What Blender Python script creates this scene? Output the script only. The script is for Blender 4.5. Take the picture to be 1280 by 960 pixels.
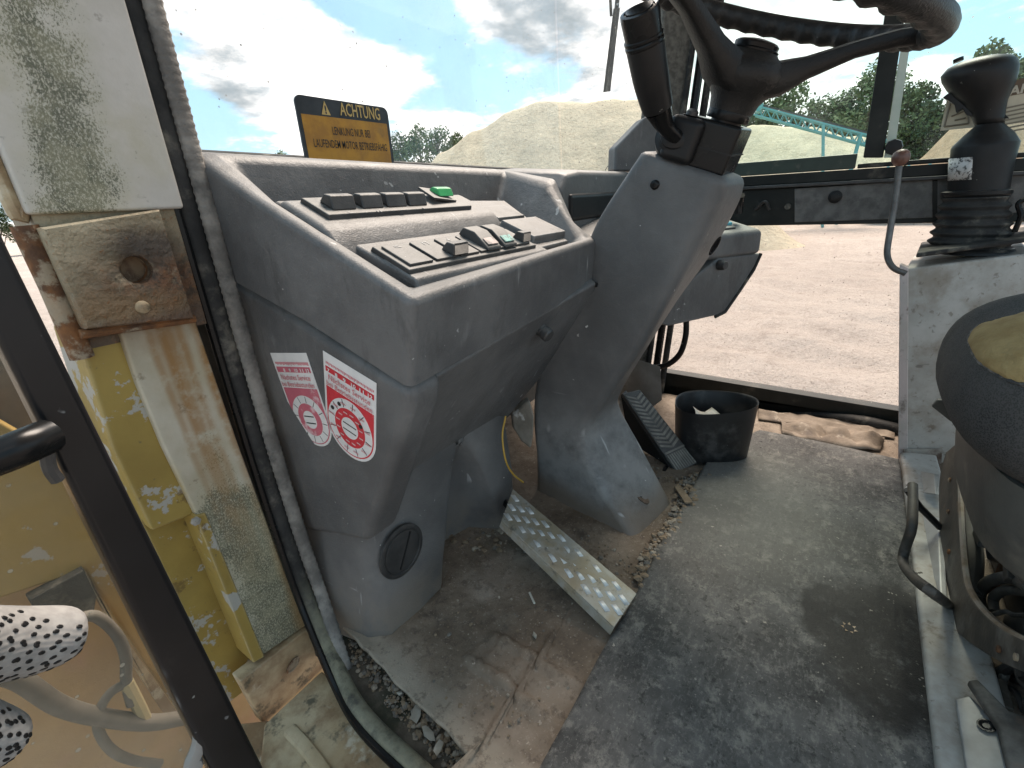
import bpy, bmesh, math, random
from mathutils import Vector as V, Matrix, noise as mnoise
random.seed(7)
R = math.radians
for o in list(bpy.data.objects): bpy.data.objects.remove(o)
sc = bpy.context.scene
col = sc.collection

# ------------------------------------------------------------------ camera
FPX, CW, CH, CAMZ = 591.0, 1280.0, 960.0, 0.76
_F = V((-907, -180, FPX)); _R = V((436, -254, FPX))
CX = _R.normalized(); CY = (_F - _F.dot(CX)*CX).normalized(); CZ = CX.cross(CY)
CAM = V((0, 0, CAMZ))
right = V((CX[0], CY[0], CZ[0])); down = V((CX[1], CY[1], CZ[1])); fwd = V((CX[2], CY[2], CZ[2]))
cam = bpy.data.objects.new('camera', bpy.data.cameras.new('camera')); col.objects.link(cam)
M3 = Matrix((right, -down, -fwd)).transposed()
cam.matrix_world = Matrix.Translation(CAM) @ M3.to_4x4()
cam.data.sensor_width = 36; cam.data.lens = FPX/CW*36; cam.data.clip_start = .01; cam.data.clip_end = 3000
sc.camera = cam
def ray(u, v): return right*(u-640) + down*(v-480) + fwd*FPX
def at(u, v, x=None, y=None, z=None):
    """measured point of the photograph laid onto a real plane of the cab"""
    d = ray(u, v)
    t = (x-CAM.x)/d.x if x is not None else (y-CAM.y)/d.y if y is not None else (z-CAM.z)/d.z
    return CAM + d*t
def onp(u, v, p, n):
    d = ray(u, v); n = V(n); return CAM + d*((V(p)-CAM).dot(n)/d.dot(n))

# ------------------------------------------------------------------ world, sun, exposure
SUN_EL, SUN_AZ = 56, 80      # elevation, heading of the sun (degrees from +Y towards +X)
world = bpy.data.worlds.new('World'); sc.world = world; world.use_nodes = True
sun = bpy.data.objects.new('sun', bpy.data.lights.new('sun', 'SUN')); col.objects.link(sun)
sun.data.energy = 2.0; sun.data.angle = R(28); sun.data.color = (1, .92, .80)
sd = V((math.sin(R(SUN_AZ))*math.cos(R(SUN_EL)), math.cos(R(SUN_AZ))*math.cos(R(SUN_EL)), math.sin(R(SUN_EL))))
sun.rotation_euler = sd.to_track_quat('Z', 'Y').to_euler()
sc.view_settings.view_transform = 'Standard'; sc.view_settings.look = 'None'
sc.view_settings.exposure = 2.0; sc.view_settings.gamma = 1.0
sc.view_settings.use_white_balance = True; sc.view_settings.white_balance_temperature = 6900; sc.view_settings.white_balance_tint = 16
sc.render.engine = 'CYCLES'

# ------------------------------------------------------------------ node helper
class NT:
    def __init__(s, tree): s.t = tree; s.n = tree.nodes; s.l = tree.links; s._tc = None
    def new(s, kind, **k):
        n = s.n.new(kind)
        for a, b in k.items(): setattr(n, a, b)
        return n
    def put(s, sock, val):
        if isinstance(val, bpy.types.NodeSocket): s.l.new(val, sock)
        elif val is not None:
            if hasattr(sock.default_value, '__len__'):
                L = len(sock.default_value)
                val = tuple(val) if hasattr(val, '__len__') else (val,)*3
                if L == 4 and len(val) == 3: val = val + (1,)
            sock.default_value = val
    def co(s):
        if not s._tc: s._tc = s.new('ShaderNodeNewGeometry')
        return s._tc.outputs['Position']
    def noise(s, scale, detail=4, rough=.55, vec=None, dist=0, stretch=None):
        n = s.new('ShaderNodeTexNoise'); vec = vec or s.co()
        if stretch: vec = s.mapping(vec, stretch)
        s.l.new(vec, n.inputs['Vector']); n.inputs['Scale'].default_value = scale
        n.inputs['Detail'].default_value = detail; n.inputs['Roughness'].default_value = rough
        n.inputs['Distortion'].default_value = dist
        return n.outputs['Fac']
    def voro(s, scale, vec=None, feature='F1', rnd=1, stretch=None, out='Distance'):
        n = s.new('ShaderNodeTexVoronoi', feature=feature); vec = vec or s.co()
        if stretch: vec = s.mapping(vec, stretch)
        s.l.new(vec, n.inputs['Vector']); n.inputs['Scale'].default_value = scale
        n.inputs['Randomness'].default_value = rnd
        return n.outputs[out]
    def mapping(s, vec, scale=(1,1,1), loc=(0,0,0), rot=(0,0,0)):
        n = s.new('ShaderNodeMapping'); s.l.new(vec, n.inputs['Vector'])
        n.inputs['Scale'].default_value = scale; n.inputs['Location'].default_value = loc; n.inputs['Rotation'].default_value = rot
        return n.outputs['Vector']
    def flecks(s, scale, th, keep=.5, stretch=None):
        """scattered crumbs of uneven size and ragged outline"""
        v = s.co()
        nv = s.new('ShaderNodeTexNoise'); s.l.new(v, nv.inputs['Vector']); nv.inputs['Scale'].default_value = scale*2.2; nv.inputs['Detail'].default_value = 2
        off = s.vmath('MULTIPLY', s.vmath('SUBTRACT', nv.outputs['Color'], (.5, .5, .5)), (.9/scale,)*3)
        p = s.vmath('ADD', v, off)
        if stretch: p = s.mapping(p, stretch)
        n = s.new('ShaderNodeTexVoronoi'); s.l.new(p, n.inputs['Vector']); n.inputs['Scale'].default_value = scale
        r = s.xyz(n.outputs['Color']); k = s.math('MULTIPLY', s.math('POWER', r[0], 4), th*1.7)
        f = s.step(s.math('SUBTRACT', k, n.outputs['Distance']), 0, th*.25)
        return s.mul(f, s.step(r[1], 1-keep, 1-keep+.02))
    def math(s, op, a, b=None, c=None, clamp=False):
        n = s.new('ShaderNodeMath', operation=op, use_clamp=clamp)
        s.put(n.inputs[0], a); s.put(n.inputs[1], b)
        if c is not None: s.put(n.inputs[2], c)
        return n.outputs[0]
    def vmath(s, op, a, b=None):
        n = s.new('ShaderNodeVectorMath', operation=op); s.put(n.inputs[0], a); s.put(n.inputs[1], b)
        return n.outputs['Value'] if op in ('LENGTH', 'DISTANCE', 'DOT_PRODUCT') else n.outputs['Vector']
    def step(s, v, lo, hi):
        n = s.new('ShaderNodeMapRange', interpolation_type='SMOOTHSTEP'); s.put(n.inputs[0], v)
        n.inputs[1].default_value = lo; n.inputs[2].default_value = hi
        return n.outputs[0]
    def mix(s, f, a, b):
        n = s.new('ShaderNodeMix', data_type='RGBA'); s.put(n.inputs[0], f); s.put(n.inputs[6], a); s.put(n.inputs[7], b)
        return n.outputs[2]
    def mul(s, *a):
        r = a[0]
        for b in a[1:]: r = s.math('MULTIPLY', r, b)
        return r
    def xyz(s, vec):
        n = s.new('ShaderNodeSeparateXYZ'); s.l.new(vec, n.inputs[0]); return n.outputs
    def ball(s, p, r0, r1, jitter=0, jscale=20, sc3=(1,1,1)):
        """1 near point p (object coordinates), 0 beyond r1: a stain with its own place"""
        v = s.vmath('SUBTRACT', s.co(), tuple(p)); v = s.vmath('MULTIPLY', v, tuple(sc3)); d = s.vmath('LENGTH', v)
        if jitter: d = s.math('ADD', d, s.mul(s.math('SUBTRACT', s.noise(jscale, 5, .6), .5), jitter))
        return s.step(d, r1, r0)
    def bump(s, h, strength=.3, dist=.01, normal=None):
        n = s.new('ShaderNodeBump'); n.inputs['Strength'].default_value = strength; n.inputs['Distance'].default_value = dist
        s.l.new(h, n.inputs['Height'])
        if normal: s.l.new(normal, n.inputs['Normal'])
        return n.outputs['Normal']

def newmat(name):
    m = bpy.data.materials.new(name); m.use_nodes = True
    t = NT(m.node_tree); b = t.n['Principled BSDF']
    return m, t, b
def rgb(r, g, b):
    f = lambda c: (c/255/12.92) if c/255 <= .04045 else ((c/255+.055)/1.055)**2.4
    return (f(r), f(g), f(b))

def worn(name, c1, c2=None, scale=6, rough=.55, metal=0, grain=(260, .12), dirt=(), specks=None, scratch=None, dust=None, spec=.5, big=None, rough_var=.12, extra=None, edge=None):
    """a used surface: base colour drift, dirt patches [(colour, scale, lo, hi, amount)], pale specks, scratches, dust lying on top faces"""
    m, t, b = newmat(name)
    c = c1
    if c2: c = t.mix(t.step(t.noise(scale, 5, .6), .35, .65), c1, c2)
    rsock = t.math('ADD', rough-rough_var/2, t.mul(t.noise(scale*3, 3), rough_var))
    for (dc, dscale, lo, hi, amt) in dirt:
        c = t.mix(t.mul(t.step(t.noise(dscale, 6, .65), lo, hi), amt), c, dc)
    if dust:
        dc, lo, hi, amt = dust
        g = t.new('ShaderNodeNewGeometry'); nz = t.xyz(g.outputs['Normal'])[2]
        f = t.mul(t.step(nz, lo, hi), t.step(t.noise(25, 6, .7), .25, .65), amt)
        c = t.mix(f, c, dc); rsock = t.math('ADD', rsock, t.mul(f, .3), clamp=True)
    if scratch:
        scc, amt = scratch
        s1 = t.step(t.noise(60, 2, .5, stretch=(1, .08, .9)), .70, .75); s2 = t.step(t.noise(50, 2, .5, stretch=(.9, .9, .07)), .70, .75)
        c = t.mix(t.mul(t.math('MAXIMUM', s1, s2), t.step(t.noise(7, 3), .45, .6), amt), c, scc)
    if specks:
        spc, sscale, th = specks
        f = t.mul(t.flecks(sscale, th*1.1, .5), t.step(t.noise(sscale*.11, 3, .6), .42, .6))
        c = t.mix(f, c, spc)
    if edge:   # paler edges: lit-edge highlights put into the grey plastic's colour, rubbed paint on yellow
        ec, amt, rad = edge; bv = t.new('ShaderNodeBevel', samples=4); bv.inputs['Radius'].default_value = rad
        g2 = t.new('ShaderNodeNewGeometry'); dt = t.vmath('DOT_PRODUCT', bv.outputs[0], g2.outputs['Normal'])
        f = t.mul(t.step(dt, .992, .90), t.step(t.noise(18, 6, .75), .30, .62), amt); c = t.mix(f, c, ec)
    if extra: c = extra(t, c)
    t.put(b.inputs['Base Color'], c); t.put(b.inputs['Roughness'], rsock); b.inputs['Metallic'].default_value = metal
    b.inputs['Specular IOR Level'].default_value = spec
    nrm = None
    if grain: nrm = t.bump(t.noise(grain[0], 2, .6), grain[1], .002)
    if big: nrm = t.bump(t.noise(big[0], 4, .55), big[1], .01, nrm)
    if nrm: t.l.new(nrm, b.inputs['Normal'])
    return m

# ------------------------------------------------------------------ object helpers
LOC = {}
def thing(name, label, cat, loc=(0,0,0), group=None):
    o = bpy.data.objects.new(name, None); col.objects.link(o); o.empty_display_size = .05
    o.location = loc; o['label'] = label; o['category'] = cat
    if group: o['group'] = group
    LOC[o.name] = V(loc); return o
class MB:
    def __init__(s): s.v = []; s.f = []; s.uv = None
    def add(s, vs, fs):
        n = len(s.v); s.v += [V(p) for p in vs]; s.f += [tuple(i+n for i in f) for f in fs]; return s
    def box(s, c, size, rot=None):
        c = V(c); h = V(size)/2; m = rot or Matrix.Identity(3)
        vs = [c + m @ V((sx*h.x, sy*h.y, sz*h.z)) for sz in (-1,1) for sy in (-1,1) for sx in (-1,1)]
        return s.add(vs, [(0,2,3,1), (4,5,7,6), (0,1,5,4), (2,6,7,3), (0,4,6,2), (1,3,7,5)])
    def hexa(s, bot, top):
        return s.add(list(bot)+list(top), [(3,2,1,0), (4,5,6,7), (0,1,5,4), (1,2,6,5), (2,3,7,6), (3,0,4,7)])
    def prism(s, pts, d):
        pts = [V(p) for p in pts]; n = len(pts); d = V(d)
        return s.add(pts + [p+d for p in pts], [tuple(range(n))[::-1], tuple(range(n, 2*n))] + [(i, (i+1) % n, n+(i+1) % n, n+i) for i in range(n)])
    def loft(s, loops, cap=True, closed=True):
        n = len(loops[0]); vs = [p for L in loops for p in L]; fs = []
        for k in range(len(loops)-1):
            for i in range(n if closed else n-1):
                j = (i+1) % n; fs.append((k*n+i, k*n+j, (k+1)*n+j, (k+1)*n+i))
        if cap: fs += [tuple(range(n))[::-1], tuple(range((len(loops)-1)*n, len(loops)*n))]
        return s.add(vs, fs)
    def tube(s, pts, r, seg=10, smooth=True, flat=None, cap=True):
        pts = [V(p) for p in pts]; rs = r if hasattr(r, '__len__') else [r]*len(pts)
        if smooth and len(pts) > 2: pts, rs = spline(pts, rs)
        loops = []; up = None
        for i, p in enumerate(pts):
            tg = (pts[min(i+1, len(pts)-1)] - pts[max(i-1, 0)]).normalized()
            if up is None:
                up = V((0,0,1)) if abs(tg.z) < .9 else V((0,1,0))
            up = (up - tg*up.dot(tg)).normalized(); sd_ = tg.cross(up)
            fl = flat or (1, 1)
            loops.append([p + (sd_*math.cos(a)*fl[0] + up*math.sin(a)*fl[1])*rs[i] for a in [2*math.pi*k/seg for k in range(seg)]])
        return s.loft(loops, cap)
    def lathe(s, prof, o, ax, seg=24, ex=None, fl=(1, 1), cap=True):
        """profile of (radius, height) round axis ax from point o; fl squeezes the two radii"""
        ax = V(ax).normalized(); e1 = V(ex) if ex else (V((1,0,0)) if abs(ax.x) < .8 else V((0,1,0)))
        e1 = (e1 - ax*e1.dot(ax)).normalized(); e2 = ax.cross(e1); o = V(o)
        return s.loft([[o + ax*h + (e1*math.cos(a)*fl[0] + e2*math.sin(a)*fl[1])*r for a in [2*math.pi*k/seg for k in range(seg)]] for r, h in prof], cap)
def spline(pts, rs, n=8):
    P = [pts[0]*2-pts[1]] + pts + [pts[-1]*2-pts[-2]]; Q = []; S = []
    for i in range(1, len(P)-2):
        for k in range(n):
            t = k/n; a, b, c, d = P[i-1], P[i], P[i+1], P[i+2]
            Q.append(.5*((2*b) + (c-a)*t + (2*a-5*b+4*c-d)*t*t + (3*b-a-3*c+d)*t*t*t)); S.append(rs[i-1]*(1-t)+rs[i]*t)
    Q.append(pts[-1]); S.append(rs[-1]); return Q, S
def obj(name, mb, mat, parent=None, bevel=0, seg=3, smooth=True, sub=0, sharp=38, kind=None, label=None, loc=None, fix=True):
    off = LOC[parent.name] if parent else V(loc or (0,0,0))
    me = bpy.data.meshes.new(name); me.from_pydata([tuple(p-off) for p in mb.v], [], mb.f); me.update()
    bm = bmesh.new(); bm.from_mesh(me)
    if fix: bmesh.ops.recalc_face_normals(bm, faces=bm.faces)
    for f in bm.faces: f.smooth = smooth
    if smooth and not sub:
        for e in bm.edges:
            if len(e.link_faces) == 2 and e.calc_face_angle(0) > R(sharp) and not bevel: e.smooth = False
    bm.to_mesh(me); bm.free()
    if mb.uv:
        ul = me.uv_layers.new(name='UVMap')
        for lp in me.loops: ul.data[lp.index].uv = mb.uv[lp.vertex_index]
    o = bpy.data.objects.new(name, me); col.objects.link(o)
    if mat: me.materials.append(mat)
    if parent: o.parent = parent
    else: o.location = off
    LOC[o.name] = off
    if sub:
        md = o.modifiers.new('sub', 'SUBSURF'); md.levels = sub; md.render_levels = sub
    if bevel:
        md = o.modifiers.new('bev', 'BEVEL'); md.width = bevel; md.segments = seg; md.limit_method = 'ANGLE'; md.angle_limit = R(28); md.harden_normals = True
    if kind: o['kind'] = kind
    if label: o['label'] = label
    return o
def tag(o, label, cat, group=None):
    o['label'] = label; o['category'] = cat
    if group: o['group'] = group
    return o
def copy_tree(o, parent=None):
    c = o.copy(); col.objects.link(c)
    if parent: c.parent = parent
    LOC[c.name] = LOC[o.name].copy()
    for ch in list(o.children): copy_tree(ch, c)
    return c
def rot_to(zdir, xdir):
    z = V(zdir).normalized(); x = V(xdir); x = (x - z*x.dot(z)).normalized(); y = z.cross(x)
    return Matrix((x, y, z)).transposed()
def disc_pts(c, n, r, seg=20, ex=None, fl=(1,1), a0=0, a1=2*math.pi):
    n = V(n).normalized(); e1 = V(ex) if ex else (V((0,0,1)) if abs(n.z) < .8 else V((1,0,0)))
    e1 = (e1-n*e1.dot(n)).normalized(); e2 = n.cross(e1)
    return [V(c) + (e1*math.cos(a)*fl[0]+e2*math.sin(a)*fl[1])*r for a in [a0+(a1-a0)*k/seg for k in range(seg)]]

# ------------------------------------------------------------------ sky
def build_world():
    t = NT(world.node_tree); bg = t.n['Background']
    sky = t.new('ShaderNodeTexSky', sky_type='NISHITA'); sky.sun_disc = False
    sky.sun_elevation = R(SUN_EL); sky.sun_rotation = R(SUN_AZ)
    tc = t.new('ShaderNodeTexCoord'); d = tc.outputs['Generated']
    x, y, z = t.xyz(d)
    zz = t.math('ADD', t.math('MAXIMUM', z, 0), .22)
    cmb = t.new('ShaderNodeCombineXYZ'); t.put(cmb.inputs[0], t.math('DIVIDE', x, zz)); t.put(cmb.inputs[1], t.math('DIVIDE', y, zz)); cmb.inputs[2].default_value = 1.3
    p = cmb.outputs[0]
    n1 = t.math('ADD', t.mul(t.noise(1.5, 10, .6, vec=p, dist=.2), .72), t.mul(t.noise(4.6, 8, .6, vec=p), .28))
    n2 = t.noise(2.3, 7, .6, vec=t.mapping(p, (1,1,1), (7.3, 2.1, 0)))
    def blob(u, v, r, amp):
        dd = ray(u, v).normalized()
        f = t.step(t.vmath('DISTANCE', d, tuple(dd)), r, 0)
        return t.mul(f, amp)
    # where the day's clouds stand
    cov = n1
    for u, v, r, a in ((380, 70, .5, .17), (480, 160, .25, .10), (650, 50, .3, .2), (1000, 20, .5, .2), (240, 110, .2, .14), (1240, 50, .2, -.1), (480, 5, .17, -.3), (575, 95, .13, -.22), (270, 165, .2, -.2), (545, 30, .1, -.1), (700, 95, .1, -.15), (220, 60, .1, -.1), (500, 185, .12, -.18), (640, 130, .12, -.16), (215, 130, .12, -.16), (1180, 40, .16, -.2), (1060, 95, .1, -.12), (1120, 130, .4, .15)):
        cov = t.math('ADD', cov, blob(u, v, r, a))
    mask = t.step(cov, .50, .62)
    grey = t.math('SUBTRACT', n2, .12)
    for u, v, r, a in ((655, 40, .24, .28), (720, 70, .16, .15), (255, 105, .14, .24), (330, 110, .10, .12), (215, 15, .14, .12), (400, 60, .2, -.2), (640, 110, .14, -.2), (1000, 0, .3, -.15)):
        grey = t.math('ADD', grey, blob(u, v, r, a))
    gm = t.mul(t.step(t.math('ADD', grey, t.mul(t.math('SUBTRACT', t.noise(6, 7, .6, vec=p), .5), .35)), .45, .78), .92)
    puff = t.step(t.noise(7.5, 8, .62, vec=p), .36, .58)
    cl = t.mix(gm, t.mix(puff, (2.75, 2.95, 3.05), (4.7, 4.68, 4.58)), (1.05, 1.28, 1.42))
    skyc = t.mix(.8, sky.outputs[0], (1.0, 1.95, 2.5))
    c = t.mix(mask, skyc, cl)
    c = t.mix(t.step(z, -.02, -.12), c, (3, 2.7, 2.3))
    t.l.new(c, bg.inputs['Color']); bg.inputs['Strength'].default_value = .1
build_world()
# ------------------------------------------------------------------ outside: ground, heaps, trees, conveyor
GZ = -1.6
def hdir(u, v=240):
    d = ray(u, v); return V((d.x, d.y, 0)).normalized()
def sand_mat(name, c1, c2, c3, bs):
    m, t, b = newmat(name)
    c = t.mix(t.step(t.noise(.35, 6, .65), .35, .65), c1, c2)
    c = t.mix(t.mul(t.step(t.noise(2.6, 6, .7), .5, .75), .7), c, c3)
    c = t.mix(t.mul(t.step(t.noise(bs*7, 5, .75), .53, .66), .6), c, tuple(x*.72 for x in c3)); c = t.mix(t.mul(t.step(t.noise(bs*4.1, 5, .7, vec=t.mapping(t.co(), loc=(9, 4, 2))), .55, .7), .5), c, tuple(min(.8, x*1.3) for x in c1))
    t.put(b.inputs['Base Color'], c); b.inputs['Roughness'].default_value = .95; b.inputs['Specular IOR Level'].default_value = .15
    n1 = t.bump(t.noise(bs, 8, .72), .9, .25); n2 = t.bump(t.noise(bs*9, 4, .7), .7, .03, n1)
    t.l.new(n2, b.inputs['Normal']); return m
M_ground = sand_mat('trodden_sand', (.56, .48, .425), (.49, .415, .365), (.34, .28, .24), 3.5)
M_heap = sand_mat('heaped_sand', (.56, .48, .36), (.49, .415, .305), (.40, .33, .235), .9)
M_brownheap = sand_mat('brown_earth', (.36, .26, .18), (.30, .215, .145), (.24, .17, .11), .9)
def ground():
    mb = MB(); N = 90; S = 30.0
    xs = [-4 + 26*i/N for i in range(N+1)]; ys = [-12 + 26*i/N for i in range(N+1)]
    xs = [-900, -300, -80, -20] + xs + [40, 90, 300, 900]; ys = [-900, -300, -80, -30] + ys + [30, 90, 300, 900]
    nx = len(xs)
    for y in ys:
        for x in xs:
            near = math.exp(-((x-6)**2+(y-1)**2)/200)
            rut = (.05*math.sin((x*.35+y*1.2)*2.1+1.2*mnoise.noise(V((x*.3, y*.3, 0)))) + .035*math.sin((x*.9-y*.25)*5.2+1.5*mnoise.noise(V((x*.25, y*.5, 4)))))*near
            mb.v.append(V((x, y, GZ + rut + .10*near*mnoise.fractal(V((x*.8, y*.8, 3)), .8, 2, 5))))
    for j in range(len(ys)-1):
        for i in range(nx-1): a = j*nx+i; mb.f.append((a, a+1, a+nx+1, a+nx))
    obj('ground', mb, M_ground, kind='structure')
ground()
def heap(name, label, u0, u1, dist, depth, tops, mat, seed):
    """a tipped heap: crest heights from tops [(fraction, metres)], falling away to both sides"""
    a = hdir(u0)*dist; b = hdir(u1)*dist; T = (b-a); L = T.length; T.normalize(); Nn = V((-T.y, T.x, 0))
    if Nn.dot(a) < 0: Nn = -Nn
    nx, ny = 110, 46; mb = MB(); base = (a+b)/2 + V((0,0,GZ))
    for j in range(ny+1):
        w = -1 + 2*j/ny
        for i in range(nx+1):
            s = i/nx
            for k in range(len(tops)-1):
                if tops[k][0] <= s <= tops[k+1][0]:
                    q = (s-tops[k][0])/(tops[k+1][0]-tops[k][0]); q = q*q*(3-2*q); h = tops[k][1]*(1-q)+tops[k+1][1]*q
            P = a + T*(s*L) + Nn*(w*depth)
            n1 = mnoise.fractal(V((s*L*.25+seed, w*depth*.25, seed)), .9, 2, 6)
            gully = abs(mnoise.noise(V((s*L*.7+seed, w*depth*.18, 2.7))))
            hh = h*max(0, 1-abs(w)**1.25)*(1+.035*n1) - (gully*.35+.28*abs(mnoise.noise(V((s*L*2.1+seed, w*depth*.35, 7.7)))))*min(1, abs(w)*2.5)*(1-abs(w))*min(1, h/3)
            mb.v.append(P + V((0,0,GZ-.12+max(0, hh))))
    for j in range(ny):
        for i in range(nx): q = j*(nx+1)+i; mb.f.append((q, q+1, q+nx+2, q+nx+1))
    o = obj(name, mb, mat, loc=base, sharp=180); tag(o, label, 'sand heap'); return o
heap('sand_heap', 'tall pale sand heap filling the view behind the dashboard', 478, 955, 30, 8,
     [(0, 0), (.045, 2.7), (.09, 3.75), (.18, 5.1), (.27, 6.1), (.36, 6.8), (.43, 7.0), (.54, 6.9), (.60, 7.05), (.75, 6.7), (.88, 4.8), (1, 0)], M_heap, 3.1)
heap('sand_heap', 'low pale sand bank behind the steering wheel, in front of the trees', 860, 1150, 46, 9,
     [(0, 0), (.1, 5.2), (.3, 6.9), (.5, 6.6), (.72, 5.6), (.88, 4.2), (1, 0)], M_heap, 8.4)
heap('sand_heap', 'small brownish earth heap far out behind the joystick', 1090, 1320, 44, 8,
     [(0, 0), (.2, 3.4), (.45, 5.6), (.6, 6.2), (.8, 5), (1, 0)], M_brownheap, 5.5)

M_bark, t, b = newmat('bark'); t.put(b.inputs['Base Color'], t.mix(t.noise(3), (.09, .07, .05), (.16, .13, .10))); b.inputs['Roughness'].default_value = .9
def leafmat(name, a_, b_):
    m, t, b = newmat(name); t.put(b.inputs['Base Color'], t.mix(t.step(t.noise(.9, 5, .7), .3, .7), a_, b_)); b.inputs['Roughness'].default_value = .8
    b.inputs['Specular IOR Level'].default_value = .2
    return m
M_leaf = [leafmat('broad_leaves', (.07, .11, .045), (.15, .19, .09)), leafmat('pine_needles', (.055, .085, .045), (.11, .145, .08))]
def make_tree(kind, seed):
    rnd = random.Random(seed); H = 10.0
    t0 = thing('pine_tree' if kind else 'leafy_tree', 'tree', 'tree', (0, 0, 0), 'trees at the edge of the pit')
    tr = MB(); tr.tube([(0,0,-.3), (.1,.05,3), (-.08,.1,6), (.05,0,9.3)], [.24, .19, .13, .04], 8)
    lobes = []
    for k in range(15 if kind else 13):
        h = rnd.uniform(.30, .97)*H; w = (2.6*(1.05-h/H)+.7) if kind else 2.7*math.sin(min(1, max(.12, (1-h/H)*1.5+.12))*math.pi/2)
        an = rnd.uniform(0, 6.28); rr = w*rnd.uniform(.35, .85); c = V((math.cos(an)*rr, math.sin(an)*rr, h))
        lobes.append((c, rnd.uniform(.7, 1.25)*(.85 if kind else 1.15)))
        tr.tube([(0,0,max(1.5, h-1.6)), tuple(c*.55+V((0,0,h*.42))), tuple(c)], [.07, .05, .02], 5)
    cr = MB()
    for c, r in lobes:
        for k in range(210):
            d = V((rnd.gauss(0,1), rnd.gauss(0,1), rnd.gauss(0,.75))).normalized()*r*rnd.uniform(.45, 1.08)
            p = c + d; s = rnd.uniform(.10, .22)
            a1 = V((rnd.gauss(0,1), rnd.gauss(0,1), rnd.gauss(0,1))).normalized(); a2 = a1.orthogonal().normalized()
            cr.add([p-a1*s, p+a2*s*.6, p+a1*s, p-a2*s*.6], [(0,1,2,3)])
    obj('trunk', tr, M_bark, t0); obj('crown', cr, M_leaf[kind], t0, smooth=False, fix=False)
    return t0
protos = [make_tree(0, 1), make_tree(0, 5), make_tree(1, 9)]; used = set()
def plant(i, u, vtop, dist, label):
    src = protos[i]
    t = src if i not in used else copy_tree(src); used.add(i)
    d = hdir(u, vtop); L = ray(u, vtop); L = L/math.hypot(L.x, L.y)
    h = CAMZ + L.z*dist - GZ; s = h/10.0
    t.location = (d.x*dist, d.y*dist, GZ); t.scale = (s*.95, s*.95, s); t.rotation_euler = (0, 0, (u*.37) % 6.28); t['label'] = label
rt = random.Random(4)
ORD = ['leftmost', 'second from left', 'third from left', 'fourth from left', 'fifth from left', 'sixth from left', 'seventh from left', 'eighth from left', 'ninth from left', 'tenth from left', 'rightmost']
for k, (u, v) in enumerate(((-24, 238), (2, 232), (22, 246), (44, 250))): plant(rt.choice((0, 1)), u, v, 62, ORD[k]+' of the four far trees left of the cab pillar')
for k, (u, v) in enumerate(((355, 190), (395, 186), (480, 178), (500, 170), (522, 163), (545, 160), (566, 166), (585, 178), (610, 190))): plant(rt.choice((0, 1)), u, v, 70, ORD[k]+' tree in the far row between warning sign and sand heap')
for k, (u, v) in enumerate(((935, 118), (952, 112), (975, 122), (996, 108), (1015, 118), (1032, 126), (1050, 120), (1068, 100), (1082, 86))): plant(rt.choice((0, 2)), u, v, 66, ORD[k]+' tree in the row behind the turquoise conveyor')
for k, (u, v) in enumerate(((1100, 80), (1118, 92), (1140, 104), (1150, 112), (1172, 96), (1186, 120), (1215, 110), (1240, 60), (1258, 48), (1282, 70), (1305, 60))): plant(rt.choice((0, 1, 2)), u, v, 58, ORD[k]+' tree in the row right of the window post')

M_turq = worn('turquoise_paint', (.08, .29, .31), (.12, .35, .36), 1.5, .5, grain=None)
M_belt = worn('conveyor_belt_rubber', (.04, .04, .04), None, grain=None)
def conveyor():
    p0 = onp(948, 134, hdir(948)*34, hdir(1000)); p1 = onp(1092, 172, hdir(1092)*34, hdir(1000))
    p1b = p1 + (p1-p0)*.12; base = V((p1.x, p1.y, GZ))
    t = thing('conveyor', 'turquoise screening conveyor with its long boom raised over the sand', 'conveyor', base)
    d = (p1b-p0).normalized(); side = d.cross(V((0,0,1))).normalized(); up = side.cross(d); L = (p1b-p0).length
    fr = MB()
    for s in (-.45, .45):
        for h in (0, -.42): fr.tube([p0+side*s+up*h, p1b+side*s+up*h], .055, 6, smooth=False)
        n = 14
        for k in range(n):
            q = p0+d*(L*k/n)+side*s; fr.tube([q, q+d*(L/n)-up*.42], .028, 5, smooth=False); fr.tube([q-up*.42, q], .028, 5, smooth=False)
    obj('boom', fr, M_turq, t)
    be = MB(); be.box((p0+p1b)/2+up*.12, (L, .8, .06), rot_to(up, d)); obj('belt', be, M_belt, t)
    dr = MB(); dr.lathe([(.28, -.5), (.28, .5)], p0, side, 16); obj('drum', dr, M_turq, t)
    for f in (.52, .8):
        q = p0+d*(L*f)
        for s in (-.45, .45):
            lg = MB(); lg.tube([q+side*s, q+side*s*1.6+d*(.9 if f < .6 else -.4)+V((0,0,GZ-q.z))], .08, 6, smooth=False); obj('leg', lg, M_turq, t)
    g = thing('screening_machine', 'turquoise screening machine standing low behind the joystick', 'machine', hdir(1165)*36+V((0,0,GZ)))
    c = hdir(1165)*36; T = V((-c.y, c.x, 0)).normalized()
    if T.dot(right) < 0: T = -T
    for k, (s, h, w, hh) in enumerate(((-1.6, 1.6, 2.6, .7), (.9, 2.0, 2.2, 1.0), (3.2, 1.5, 2.0, .8))):
        bx = MB(); bx.box(c+T*s+V((0,0,GZ+h)), (w, 1.6, hh), rot_to((0,0,1), T)); obj('hopper' if k == 1 else 'housing', bx, M_turq, g, bevel=.05)
    for k in range(9):
        q = c+T*(-3+k*.9)+V((0,0,GZ))
        tr = MB(); tr.tube([q, q+V((0,0,1.4))+T*.3], .09, 5, smooth=False); obj('leg', tr, M_turq, g)
        tr = MB(); tr.tube([q+V((0,0,2.6)), q+T*.9+V((0,0,3.0))], .07, 5, smooth=False); obj('brace', tr, M_turq, g)
conveyor()
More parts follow.
